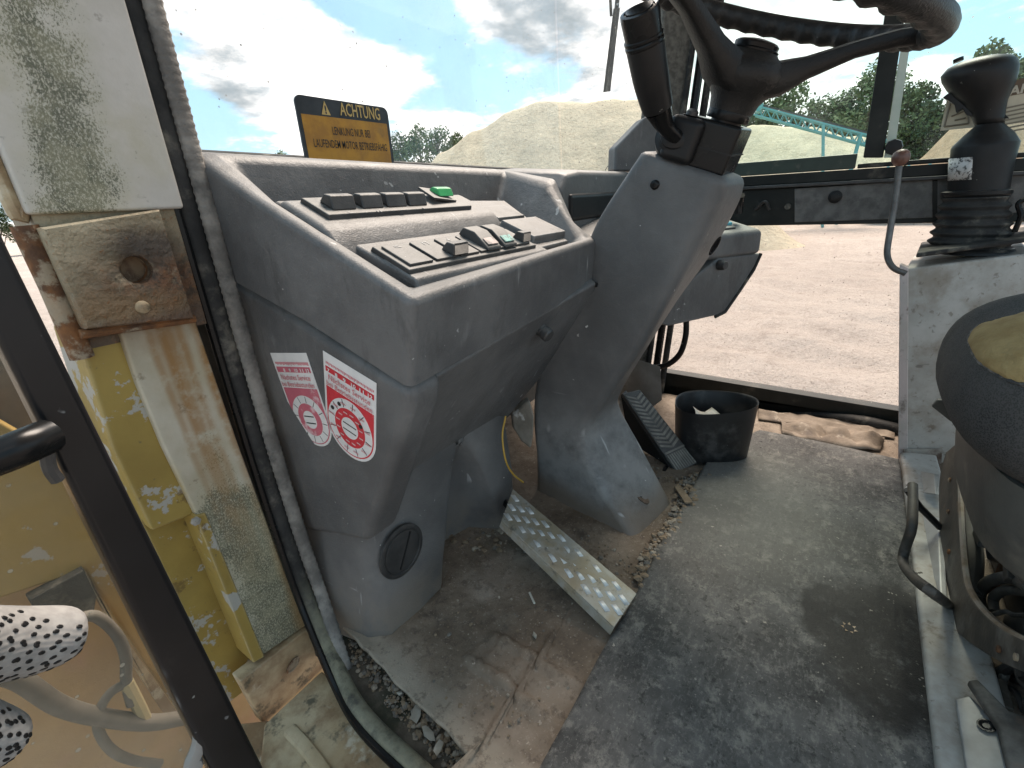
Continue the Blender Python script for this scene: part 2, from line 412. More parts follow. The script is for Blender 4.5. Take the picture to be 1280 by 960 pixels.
# ------------------------------------------------------------------ materials of the cab
def dash_extra(t, c):
    # whitish scuffs
    f = t.mul(t.step(t.noise(4, 6, .7), .52, .75), .25); c = t.mix(f, c, (.26, .258, .255))
    f = t.mul(t.step(t.noise(11, 6, .75, stretch=(1, 1, .3)), .54, .68), .55); c = t.mix(f, c, (.055, .054, .053))
    f = t.mul(t.step(t.noise(30, 3, .7, stretch=(1, 1, .25)), .62, .75), .35); return t.mix(f, c, (.22, .22, .22))
M_dash = worn('grey_moulded_plastic', (.082, .082, .083), (.130, .129, .128), 6, .5, big=(70, .12), edge=((.27, .27, .265), .75, .010),  grain=(420, .35), specks=((.42, .41, .39), 85, .09), scratch=((.40, .40, .39), .9),
              dust=((.26, .24, .21), .35, .95, .3), spec=.38, extra=dash_extra)
def foot_extra(t, c):
    z = t.xyz(t.co())[2]
    f = t.mul(t.step(z, .16, 0.0), t.step(t.noise(9, 5, .65), .3, .6), .75); c = t.mix(f, c, (.20, .165, .13))
    return t.mix(t.mul(t.step(t.noise(3, 6, .7), .5, .72), .35), c, (.28, .28, .27))
M_foot = worn('scuffed_grey_plastic', (.088, .087, .087), (.135, .132, .129), 5, .52, big=(60, .12), edge=((.27, .27, .265), .75, .010),  grain=(380, .3), specks=((.5, .48, .45), 70, .1), scratch=((.45, .45, .45), .8), spec=.4, extra=foot_extra)
M_black = worn('black_plastic', (.009, .009, .0095), (.016, .016, .0165), 8, .42, spec=.28, grain=(500, .15), specks=((.4, .38, .35), 80, .08), dust=((.22, .2, .18), .5, 1, .25))
M_blackgloss = worn('glossy_black_plastic', (.007, .007, .0075), (.012, .012, .012), 8, .26, spec=.2, grain=None, specks=((.35, .33, .3), 90, .07))
M_switch = worn('dusty_black_switch', (.03, .03, .03), (.05, .05, .05), 30, .5, grain=(400, .2), dust=((.26, .25, .23), .3, 1, .75), specks=((.5, .48, .45), 160, .1))
M_rubber = worn('worn_black_rubber', (.018, .018, .018), (.042, .041, .039), 14, .75, spec=.25, grain=(200, .5), dirt=[((.30, .27, .22), 18, .5, .75, .6)])
def seal_extra(t, c):
    z = t.xyz(t.co())[2]; return t.mix(t.mul(t.step(t.math('ADD', z, t.mul(t.math('SUBTRACT', t.noise(14, 5), .5), .15)), .16, .02), t.step(t.noise(30, 5, .7), .2, .6), .85), c, (.25, .235, .165))
M_seal = worn('weathered_seal_rubber', (.020, .020, .020), (.05, .048, .046), 14, .7, grain=(200, .5), spec=.3, dirt=[((.30, .27, .22), 18, .52, .75, .6)], extra=seal_extra)
M_sealribs = worn('dusty_ribbed_rubber', (.13, .12, .11), (.27, .25, .225), 22, .85, grain=(300, .6), dirt=[((.05, .05, .05), 16, .5, .7, .8)])
M_blacksteel = worn('black_painted_steel', (.007, .007, .008), (.012, .012, .013), 6, .32, spec=.28, grain=None, specks=((.6, .58, .55), 36, .12), scratch=((.45, .45, .45), 1), dirt=[((.25, .22, .18), 5, .6, .85, .4)])
M_darkframe = worn('dark_window_frame', (.010, .012, .011), (.022, .025, .022), 6, .45, spec=.25, grain=None, dirt=[((.18, .15, .12), 12, .55, .8, .5)], specks=((.5, .48, .45), 60, .09))
M_whitepaint = worn('dirty_white_paint', (.47, .455, .425), (.36, .345, .315), 7, .55, spec=.25, grain=(120, .1), dirt=[((.10, .07, .05), 16, .62, .72, .85), ((.25, .21, .165), 8, .42, .66, .75), ((.16, .13, .10), 55, .58, .68, .6)], specks=((.06, .05, .04), 45, .16), scratch=((.15, .13, .11), .7))
def mould(h, rust=None, green=.8):
    def ex(t, c):
        n = t.noise(420, 5, .85, stretch=(1, 1, .6)); big = t.noise(7, 5, .6)
        x, y, z = t.xyz(t.co())
        band = t.step(t.math('ADD', big, h(t, x, z)), .42, .75)
        f = t.mul(t.step(t.math('ADD', t.mul(n, .8), t.mul(band, .2)), .535, .60), t.step(band, .02, .3))
        c = t.mix(t.mul(band, .40), c, (.42, .41, .28)); c = t.mix(t.mul(f, green), c, t.mix(t.step(t.noise(30, 4, .7), .4, .6), (.085, .09, .06), (.19, .185, .12)))
        if rust: c = rust(t, c, x, z)
        return c
    return ex
# ------------------------------------------------------------------ floor
floor_l0, floor_l1 = at(432, 792, z=0), at(596, 960, z=0)
ldir = (floor_l1-floor_l0)/(floor_l1.y-floor_l0.y)
def floor_edge(y): return floor_l0.x + ldir.x*(y-floor_l0.y)
def seg_d(p, a, b):
    ab = b-a; q = max(0, min(1, (p-a).dot(ab)/ab.dot(ab))); return (p-(a+ab*q)).length
LINES = [[at(*a_, z=0).xy for a_ in l] for l in (((587,829),(619,799)), ((600,835),(632,806)), ((619,799),(735,866)), ((587,829),(690,905)), ((632,806),(660,822)), ((600,835),(632,855)), ((660,822),(632,855)), ((610,845),(668,886)), ((663,826),(712,858)))]
def floor_h(x, y):
    h = .0035*mnoise.fractal(V((x*14, y*14, 1)), .9, 2, 5) + .004*mnoise.noise(V((x*4, y*4, 4)))
    p = V((x, y))
    for a, b in LINES:
        d = seg_d(p, a, b)
        if d < .008: h += .006*(1-(d/.008)**2)
    e = x - floor_edge(y)
    if e < .05: h += .012*(1-e/.05)**2*(.6+.8*mnoise.noise(V((y*9, 3, 1))))
    return h
M_floor = None
def floor_mat():
    m, t, b = newmat('brown_dirty_rubber')
    c = t.mix(t.step(t.noise(5, 7, .65), .32, .68), (.128, .095, .068), (.245, .192, .146))
    c = t.mix(t.mul(t.step(t.noise(3.1, 6, .7), .5, .68), .6), c, (.36, .305, .25))
    c = t.mix(t.mul(t.step(t.noise(9, 6, .7, vec=t.mapping(t.co(), loc=(3, 1, 0))), .55, .7), .7), c, (.06, .047, .038))
    x, y, z = t.xyz(t.co())
    # pale bare strip along the cracked left edge
    e = t.math('SUBTRACT', x, t.math('MULTIPLY_ADD', y, ldir.x, floor_l0.x-ldir.x*floor_l0.y))
    c = t.mix(t.mul(t.step(t.math('ADD', e, t.mul(t.noise(12, 5), .03)), .075, .025), .6), c, (.40, .35, .28))
    c = t.mix(t.mul(t.flecks(95, .18, .2), t.step(t.noise(8, 3), .42, .6)), c, (.46, .40, .33))
    c = t.mix(t.mul(t.flecks(230, .24, .4), t.step(t.noise(6, 3), .35, .55), .8), c, (.40, .34, .28))
    cr = t.voro(6.5, feature='DISTANCE_TO_EDGE', vec=t.vmath('ADD', t.co(), t.mapping(t.co(), (.0,.0,.0))))
    c = t.mix(t.mul(t.step(t.noise(48, 7, .75), .52, .62), .5), c, (.075, .055, .042)); c = t.mix(t.mul(t.step(t.noise(110, 5, .75, vec=t.mapping(t.co(), loc=(4, 0, 0))), .56, .66), .45), c, (.36, .30, .24))
    t.put(b.inputs['Base Color'], c); t.put(b.inputs['Roughness'], t.math('ADD', .6, t.mul(t.noise(12), .3))); b.inputs['Specular IOR Level'].default_value = .3
    n = t.bump(t.noise(60, 7, .7), .5, .006); n = t.bump(t.noise(320, 3, .6), .3, .002, n)
    t.l.new(n, b.inputs['Normal']); return m
M_floor = floor_mat()
def floor():
    mb = MB(); st = .0085; y0, y1 = -.62, .99; x1 = 1.78; ny = int((y1-y0)/st)
    nxs = 170
    for j in range(ny+1):
        y = y0+(y1-y0)*j/ny; e = floor_edge(y) + .004*mnoise.noise(V((y*30, 0, 0))) if y > .33 else .2
        for i in range(nxs+1):
            x = e + (x1-e)*(i/nxs)**1.25
            mb.v.append(V((x, y, floor_h(x, y) if y > .2 else 0)))
    for j in range(ny):
        for i in range(nxs): a = j*(nxs+1)+i; mb.f.append((a, a+1, a+nxs+2, a+nxs+1))
    o = obj('floor', mb, M_floor, kind='structure', sharp=180)
    md = o.modifiers.new('thick', 'SOLIDIFY'); md.thickness = .006; md.offset = -1
    pan = MB(); pan.prism([V((.318, 1.0, -.06)), V((.318, .70, -.06)), at(462, 900, z=-.06), at(530, 968, z=-.06), V((.26, -.6, -.06)), V((1.84, -.6, -.06)), V((1.84, 1.0, -.06))], (0, 0, .03)); M_pan = worn('dirt_in_the_sill', (.06, .05, .038), (.13, .11, .085), 20, .95, grain=(90, 1), dirt=[((.03, .035, .02), 9, .45, .6, .8)])
    obj('floor_pan', pan, M_pan, kind='structure')
floor()
# rubber mat
def mat_mat():
    m, t, b = newmat('black_rubber_mat')
    c = t.mix(t.step(t.noise(7, 7, .7), .3, .7), (.045, .044, .042), (.115, .112, .106))
    st = t.noise(70, 4, .75, stretch=(.5, 1.6, 1)); c = t.mix(t.mul(t.step(st, .5, .72), .5), c, (.19, .185, .17))
    c = t.mix(t.mul(t.step(t.noise(22, 7, .78), .5, .66), .6), c, (.24, .225, .20)); c = t.mix(t.mul(t.step(t.noise(150, 5, .82), .54, .66), .38), c, (.29, .275, .25)); c = t.mix(t.mul(t.step(t.noise(75, 5, .75, vec=t.mapping(t.co(), loc=(2, 7, 0))), .55, .64), .6), c, (.022, .022, .021))
    x, y, z = t.xyz(t.co()); p = at(900, 625, z=0)
    c = t.mix(t.mul(t.ball(at(920, 630, z=0), .08, .34, .22, 7, (.8, 1.1, 1)), .5), c, (.21, .195, .172))   # paler towards the far end
    o1 = t.ball(at(1042, 772, z=.011), .045, .062, .05, 18, (.6, 1, 1)); o2 = t.ball(at(1110, 812, z=.011), .085, .125, .07, 14, (.62, 1, 1)); o3 = t.ball(at(1030, 745, z=.011), .012, .026, .03, 24, (.8, 1, 1))
    o = t.mul(t.math('MAXIMUM', t.math('MAXIMUM', o1, o2), o3), t.step(t.noise(34, 6, .75), .18, .5))
    c = t.mix(t.mul(o, .92), c, (.011, .0105, .010))
    c = t.mix(t.mul(t.flecks(70, .14, .25), t.step(t.noise(5, 3), .42, .55), .8), c, (.42, .38, .32))
    c = t.mix(t.mul(t.flecks(190, .26, .4), t.step(t.noise(9, 3), .42, .6), .6), c, (.34, .31, .27))
    c = t.mix(t.flecks(24, .11, .4), c, (.008, .008, .008))
    t.put(b.inputs['Base Color'], c); t.put(b.inputs['Roughness'], t.math('SUBTRACT', t.math('ADD', .62, t.mul(t.noise(10), .3)), t.mul(o, .2))); b.inputs['Specular IOR Level'].default_value = .22
    n = t.bump(t.noise(85, 5, .7), .3, .004); n = t.bump(t.noise(420, 3, .6), .4, .0015, n); t.l.new(n, b.inputs['Normal']); return m
def floor_mat_obj():
    a = at(885, 580, z=0); yl = a.y; far = [at(952, 541, z=0), at(1010, 556, z=0), at(1065, 568, z=0), at(1122, 582, z=0)]
    far = [V((a.x, yl, 0)), V((1.42, yl-.02, 0)), V((1.58, .14, 0))] + far[1:]
    mb = MB(); N = 70
    yr = far[-1].y
    for j in range(N+1):
        q = j/N; y = yl + (yr-yl)*q
        # far edge by interpolation
        pts = far; xf = pts[-1].x
        for k in range(len(pts)-1):
            if pts[k].y >= y >= pts[k+1].y: xf = pts[k].x + (pts[k+1].x-pts[k].x)*(pts[k].y-y)/(pts[k].y-pts[k+1].y+1e-9); break
        for i in range(N+1):
            x = .30 + (xf-.30)*i/N
            yy = y + (.004*mnoise.noise(V((x*6, 0, 0))) if j in (0, N) else 0)
            mb.v.append(V((x, yy, .011 + .0035*mnoise.noise(V((x*5, y*5, 2))) + (.006*mnoise.noise(V((x*4, 9, 0))) if j == 0 else 0))))
    for j in range(N):
        for i in range(N): k = j*(N+1)+i; mb.f.append((k, k+1, k+N+2, k+N+1))
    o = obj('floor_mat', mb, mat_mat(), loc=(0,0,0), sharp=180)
    md = o.modifiers.new('thick', 'SOLIDIFY'); md.thickness = .009; md.offset = -1
    tag(o, 'black rubber floor mat with grey wear and an oily dark stain', 'floor mat')
floor_mat_obj()

# ------------------------------------------------------------------ front left pillar with rusty hinge housing
PY = .745
def P(u, v, y=PY): return at(u, v, y=y)
def upper_h(t, x, z):   # mould runs down the middle-left of the post
    return t.math('SUBTRACT', .30, t.math('ABSOLUTE', t.mul(t.math('SUBTRACT', t.math('ADD', x, t.mul(t.math('SUBTRACT', z, .8), -.07)), .205), 5.5)))
M_pilltop = worn('mouldy_white_paint', (.56, .525, .485), (.46, .43, .385), 7, .55, spec=.3, dirt=[((.40, .36, .24), 5, .48, .72, .6), ((.16, .14, .11), 60, .62, .72, .5)], grain=(150, .15), extra=mould(upper_h, green=.9))
RUST = [(.16, .07, .035), (.07, .035, .022), (.30, .13, .04)]
def rust_streaks(t, c, x, z):
    for x0, w, k in ((.243, .0055, 1), (.262, .004, .8), (.285, .005, 1), (.228, .0035, .7), (.302, .004, .8), (.252, .003, .7)):
        xx = t.math('ADD', x, t.mul(t.math('SUBTRACT', t.noise(6, 3), .5), .012)); d = t.math('ABSOLUTE', t.math('SUBTRACT', xx, t.mul(t.math('SUBTRACT', .6, z), .03) and t.math('ADD', x0, t.mul(t.math('SUBTRACT', .6, z), .04))))
        f = t.mul(t.step(d, w*2.4, w*.2), t.step(z, .12, .58), t.step(t.noise(30, 4, .7), .25, .55), k)
        c = t.mix(t.mul(f, .9), c, (.30, .155, .05))
    f = t.mul(t.step(t.math('ADD', z, t.mul(t.noise(14, 5), .1)), .61, .70), .8); c = t.mix(f, c, (.20, .11, .05))
    f = t.step(t.math('ADD', t.math('SUBTRACT', x, t.math('MULTIPLY_ADD', z, -.0, .295)), t.mul(t.math('SUBTRACT', t.noise(8, 4), .5), .03)), 0, .02)
    c = t.mix(t.mul(f, .55), c, (.42, .26, .11))
    # old yellow paint breaking through on the left, lower down
    e = t.math('ADD', t.math('SUBTRACT', x, .199), t.mul(t.math('SUBTRACT', t.noise(16, 6, .7), .5), .045))
    c = t.mix(t.mul(t.step(e, .012, .0), t.step(z, .45, .36)), c, (.46, .32, .07)); return c
def low_h(t, x, z):
    return t.math('SUBTRACT', t.mul(t.step(z, .55, .2), .38), t.math('ABSOLUTE', t.mul(t.math('SUBTRACT', x, .262), 4)))
M_pilllow = worn('stained_white_paint', (.54, .50, .41), (.42, .37, .27), 8, .6, spec=.3, dirt=[((.42, .31, .17), 7, .5, .75, .45), ((.17, .13, .08), 45, .6, .7, .6)], grain=(150, .2), extra=mould(low_h, rust_streaks, .85))
HOLE = P(172, 337)
def hinge_extra(t, c):
    n = t.noise(22, 7, .72)
    f1 = t.ball(HOLE+V((.022, 0, -.028)), .03, .115, .09, 22, (.9, 0, 1.2)); c = t.mix(t.mul(f1, t.step(n, .28, .5), .97), c, t.mix(t.step(t.noise(50, 5, .7), .4, .6), (.032, .019, .013), (.13, .055, .024)))
    f2 = t.ball(HOLE+V((.012, 0, .028)), .01, .055, .05, 30, (.8, 0, 1.6)); c = t.mix(t.mul(f2, .95), c, (.055, .04, .03))
    f3 = t.ball(HOLE+V((-.04, 0, -.05)), .02, .075, .06, 26, (.6, 0, 1.6)); c = t.mix(t.mul(f3, t.step(n, .3, .55), .9), c, (.20, .125, .065))
    z = t.xyz(t.co())[2]; lo = P(170, 405).z
    f4 = t.step(t.math('ADD', z, t.mul(t.math('SUBTRACT', t.noise(30, 5), .5), .016)), lo+.018, lo+.003); c = t.mix(t.mul(f4, .8), c, (.10, .06, .04))
    f5 = t.mul(t.step(t.noise(90, 4, .7), .58, .68), t.step(n, .4, .6)); c = t.mix(t.mul(f5, .85), c, (.22, .09, .03))
    return t.mix(t.mul(t.step(t.noise(140, 5, .75), .6, .72), .5), c, (.12, .12, .07))
M_hinge = worn('rust_eaten_cream_paint', (.38, .315, .215), (.25, .20, .13), 11, .7, grain=(160, .9), big=(45, .9), extra=hinge_extra)
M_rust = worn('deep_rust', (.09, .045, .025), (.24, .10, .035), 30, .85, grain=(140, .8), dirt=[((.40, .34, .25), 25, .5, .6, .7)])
M_yellow = worn('old_yellow_paint', (.38, .27, .075), (.29, .20, .055), 5, .5, grain=(200, .15), spec=.3, edge=((.45, .40, .28), .6, .006), dirt=[((.40, .39, .36), 15, .555, .58, .95), ((.15, .095, .04), 26, .60, .68, .75), ((.20, .15, .06), 4, .5, .7, .6), ((.12, .11, .07), 70, .64, .7, .6)])
M_cream = worn('rust_cream_paint', (.50, .40, .26), (.40, .29, .165), 8, .6, grain=(150, .3), dirt=[((.22, .13, .065), 9, .42, .62, .85), ((.07, .065, .045), 22, .54, .66, .85), ((.60, .54, .42), 15, .58, .68, .7)])
def pillar():
    t = thing('cab_pillar', 'mouldy white and yellow front pillar of the cab with rusty hinge housing', 'pillar', (.24, .78, 0))
    zt = 1.42; D = .10
    def xl(z): return .157 - .006*(z-.8)
    up = MB(); zb = .772; up.prism([V((.157, PY, zb)), V((.314, PY, zb)), V((.314, PY, zt)), V((.150, PY, zt))], (0, D, 0))
    obj('upper_panel', up, M_pilltop, t, bevel=.004)
    co_ = MB(); co_.box((.2365, PY+.055, .715), (.150, .09, .20)); obj('post_core', co_, M_hinge, t)
    # hinge housing: plate with a drilled pocket, 22 mm proud
    y = PY-.022
    tl, tr, br, bl = [P(u, v, y) for u, v in ((52, 285), (200, 262), (243, 398), (108, 412))]
    hc = at(172, 337, y=y); rad = .0165; seg = 40
    def edgept(a):
        d = V((math.cos(a), 0, math.sin(a))); best = 1e9
        for p, q in ((tl, tr), (tr, br), (br, bl), (bl, tl)):
            e = q-p; den = d.x*e.z-d.z*e.x
            if abs(den) < 1e-9: continue
            s = ((p.x-hc.x)*e.z-(p.z-hc.z)*e.x)/den; w = ((p.x-hc.x)*d.z-(p.z-hc.z)*d.x)/den
            if s > 0 and -.001 <= w <= 1.001: best = min(best, s)
        return hc+d*best
    angs = [2*math.pi*k/seg for k in range(seg)] + [math.atan2(c.z-hc.z, c.x-hc.x) % (2*math.pi) for c in (tl, tr, br, bl)]
    angs = sorted(angs); L = []
    dd = lambda a: V((math.cos(a), 0, math.sin(a)))
    L.append([edgept(a)+V((0, .05, 0)) for a in angs]); L.append([edgept(a)+V((0, .003, 0)) for a in angs]); L.append([hc+(edgept(a)-hc)*.97 for a in angs])
    for f in (.8, .6, .4, .2): L.append([hc+dd(a)*(rad*1.25*(1-f)+(edgept(a)-hc).length*f) + V((0, -.0015*mnoise.noise(V((math.cos(a)*2*f*3, math.sin(a)*6*f, 1))), 0)) for a in angs])
    L.append([hc+dd(a)*rad*1.25 for a in angs]); L.append([hc+dd(a)*rad+V((0, .003, 0)) for a in angs]); L.append([hc+dd(a)*rad*.97+V((0, .016, 0)) for a in angs])
    hb = MB(); hb.loft(L, cap=False); h = obj('hinge_housing', hb, M_hinge, t, sharp=50)
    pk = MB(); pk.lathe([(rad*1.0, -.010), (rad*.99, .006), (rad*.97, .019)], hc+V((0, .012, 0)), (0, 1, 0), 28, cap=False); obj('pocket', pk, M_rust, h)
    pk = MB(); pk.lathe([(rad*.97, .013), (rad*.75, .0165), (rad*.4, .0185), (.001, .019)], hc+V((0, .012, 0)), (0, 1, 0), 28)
    obj('pocket_floor', pk, worn('shaded_rusty_pocket', (.20, .135, .08), (.09, .05, .028), 60, .8, grain=(140, .6), dirt=[((.36, .30, .2), 40, .55, .65, .6)]), h)  # recess shade put into the rusty cream colour of the pocket floor
    cp = MB(); c = at(178, 384, y=y); cp.lathe([(.0085, .003), (.008, -.002), (.005, -.004), (.001, -.0045)], c, (0, 1, 0), 20); obj('bolt_cap', cp, M_cream, h)
    lip = MB(); lip.tube([at(100, 418, y=PY-.006), at(170, 408, y=PY-.006), at(243, 398, y=PY-.006)], .006, 8); obj('weld_lip', lip, M_rust, h)
    # lower post: white face, yellow web beside it, lower yellow recess
    w = [(150, 415), (243, 395), (300, 560), (352, 700), (384, 782), (322, 824), (296, 760), (262, 690), (246, 645), (205, 560), (172, 480)]
    lw = MB(); lw.prism([P(u, v) for u, v in w], (0, D, 0)); obj('lower_panel', lw, M_pilllow, t, bevel=.004)
    yw = MB(); yw.prism([P(u, v, PY+.012) for u, v in ((96, 415), (160, 415), (215, 560), (250, 640), (190, 664), (140, 560))], (0, D, 0)); obj('yellow_web', yw, M_yellow, t, bevel=.004)
    yr_ = MB(); yr_.prism([P(u, v, PY+.055) for u, v in ((170, 640), (262, 622), (345, 835), (285, 880))], (0, .05, 0)); obj('yellow_recess', yr_, M_yellow, t, bevel=.003)
    yf = MB(); yf.hexa([P(244, 645, PY-.003), P(257, 641, PY-.003), P(331, 821, PY-.003), P(317, 829, PY-.003)], [p+V((0,.058,0)) for p in (P(244, 645, PY-.003), P(257, 641, PY-.003), P(331, 821, PY-.003), P(317, 829, PY-.003))]); obj('return_flange', yf, M_yellow, t, bevel=.002)
    bt = MB(); c = at(244, 651, y=PY-.002); bt.lathe([(.007, 0), (.007, -.004), (.004, -.006)], c, (0, 1, 0), 6); obj('bolt', bt, M_whitepaint, t)
    # foot bracket with oval slot
    br_ = MB(); br_.prism([P(u, v, PY-.008) for u, v in ((300, 852), (385, 786), (408, 832), (330, 906))], (0, .03, 0)); k = obj('foot_bracket', br_, M_cream, t, bevel=.003)
    c = at(366, 831, y=PY-.009); ob = MB(); ob.lathe([(.0125, 0), (.0125, -.002), (.010, -.002), (.009, .001), (.001, .0015)], c, (0, 1, 0), 24, ex=(.8, 0, .55), fl=(1.25, .8)); obj('slot_plug', ob, M_rust, k)
    pn = MB(); pn.tube([at(30, 282, y=PY+.01), at(64, 355, y=PY+.01), at(103, 447, y=PY+.01)], .0125, 10, smooth=False); obj('hinge_pin', pn, M_rust, t)
    ru = MB(); ru.tube([V((.150, PY+.02, zt)), V((.150, PY+.02, .83)), V((.158, PY+.02, .775))], .008, 8); obj('edge_seam', ru, M_cream, t)
pillar()
def sill():
    t = thing('door_sill', 'rust stained cream door sill with a raised bead at the foot of the pillar', 'sill', (.22, .6, -.05))
    mb = MB(); z = -.035
    pts = [at(u, v, z=z) for u, v in ((300, 880), (410, 830), (470, 900), (545, 990))]
    pts = [at(330, 905, z=z), at(402, 838, z=z), at(462, 892, z=z), at(535, 968, z=z), V((.30, .2, z)), V((.10, .2, z)), V((.13, .6, z))]
    mb.prism(pts, (0, 0, -.03)); obj('sill_plate', mb, M_cream, t, bevel=.004)
    bd = MB(); bd.tube([at(362, 912, z=z+.003), at(395, 950, z=z+.003), V((.17, .35, z+.003)), V((.17, .2, z+.003))], .011, 8, flat=(1, .6)); obj('bead', bd, M_cream, t)
    st = MB(); st.prism([at(u, v, z=-.09) for u, v in ((290, 905), (338, 900), (420, 990), (360, 1010))], (0, 0, -.02)); obj('lower_step', st, M_cream, t, bevel=.003)
sill()
# rubber door seal: channel and ribbed lip
def door_seal():
    t = thing('door_seal', 'black rubber door seal running down the pillar and round into the sill', 'door seal', (.32, .765, 0))
    path = [V((.326, .765, 1.42)), V((.326, .765, 1.1)), V((.326, .765, .7)), V((.326, .758, .4)), V((.326, .742, .2)), V((.324, .718, .075)), at(424, 842, z=-.002), at(456, 896, z=-.010), at(522, 960, z=-.012), at(640, 1066, z=-.012)]
    a = MB(); a.tube(path, .0125, 12, flat=(1.15, .9)); obj('channel', a, M_seal, t)
    P2, _ = spline([p+V((.0205, -.012, .004)) for p in path[:6]]+[path[6]+V((.012, -.004, -.012))], [1]*7, 14)
    loops = []; n = 6
    # ribbed lip: radius pulses every few millimetres along its run
    dense = []
    for i in range(len(P2)-1):
        L = (P2[i+1]-P2[i]).length; k = max(1, int(L/.0033))
        for q in range(k): dense.append(P2[i].lerp(P2[i+1], q/k))
    m = MB(); pts = dense; rs = [.0105 + (.0008 if i % 3 == 0 else -.0003) + .0006*mnoise.noise(V((i*.05, 0, 0))) for i in range(len(pts))]
    m.tube(pts, rs, 8, smooth=False, flat=(1.15, .7)); obj('ribbed_lip', m, M_sealribs, t, sharp=180)
    b_ = MB(); b_.tube([p+V((-.017, -.006, 0)) for p in path], .0075, 8, flat=(.8, 1)); obj('inner_bead', b_, M_blackgloss, t)
door_seal()
# ------------------------------------------------------------------ lettering
def text(name, s, size, o, ex, ey, mat, parent, width=None, h=.0003, bold=0, align='LEFT'):
    cu = bpy.data.curves.new('t', 'FONT'); cu.body = s; cu.size = 1; cu.extrude = 0; cu.offset = bold; cu.resolution_u = 2
    to = bpy.data.objects.new('t', cu); col.objects.link(to)
    dg = bpy.context.evaluated_depsgraph_get(); me = bpy.data.meshes.new_from_object(to.evaluated_get(dg))
    bpy.data.objects.remove(to)
    xs = [v.co.x for v in me.vertices]; w = max(xs)-min(xs); x0 = min(xs)
    ex = V(ex).normalized(); ey = V(ey).normalized(); n = ex.cross(ey).normalized(); sx = size if not width else width/w
    off = LOC[parent.name]; sh = w*sx/2 if align == 'CENTER' else 0
    mb = MB()
    mb.v = [V(o)+ex*((v.co.x-x0)*sx-sh)+ey*(v.co.y*size)+n*h for v in me.vertices]; mb.f = [tuple(p.vertices) for p in me.polygons]
    bpy.data.meshes.remove(me); bpy.data.curves.remove(cu)
    return obj(name, mb, mat, parent, smooth=False, fix=False)
def flat(name, c, rough=.5, dirt=None):
    return worn(name, c, tuple(x*.85 for x in c), 20, rough, grain=None, dirt=dirt or [])
M_ink = flat('black_ink', (.02, .02, .02)); M_paper = flat('sticker_white', (.72, .70, .68), .45, [((.4, .38, .35), 30, .6, .8, .5)])
M_red = flat('sticker_red', (.62, .03, .045), .45, [((.75, .6, .6), 60, .62, .75, .6)]); M_sredink = flat('sticker_red_ink', (.60, .15, .17))
M_pink = flat('faded_red', (.55, .13, .17), .5, [((.75, .65, .65), 50, .55, .7, .6)])

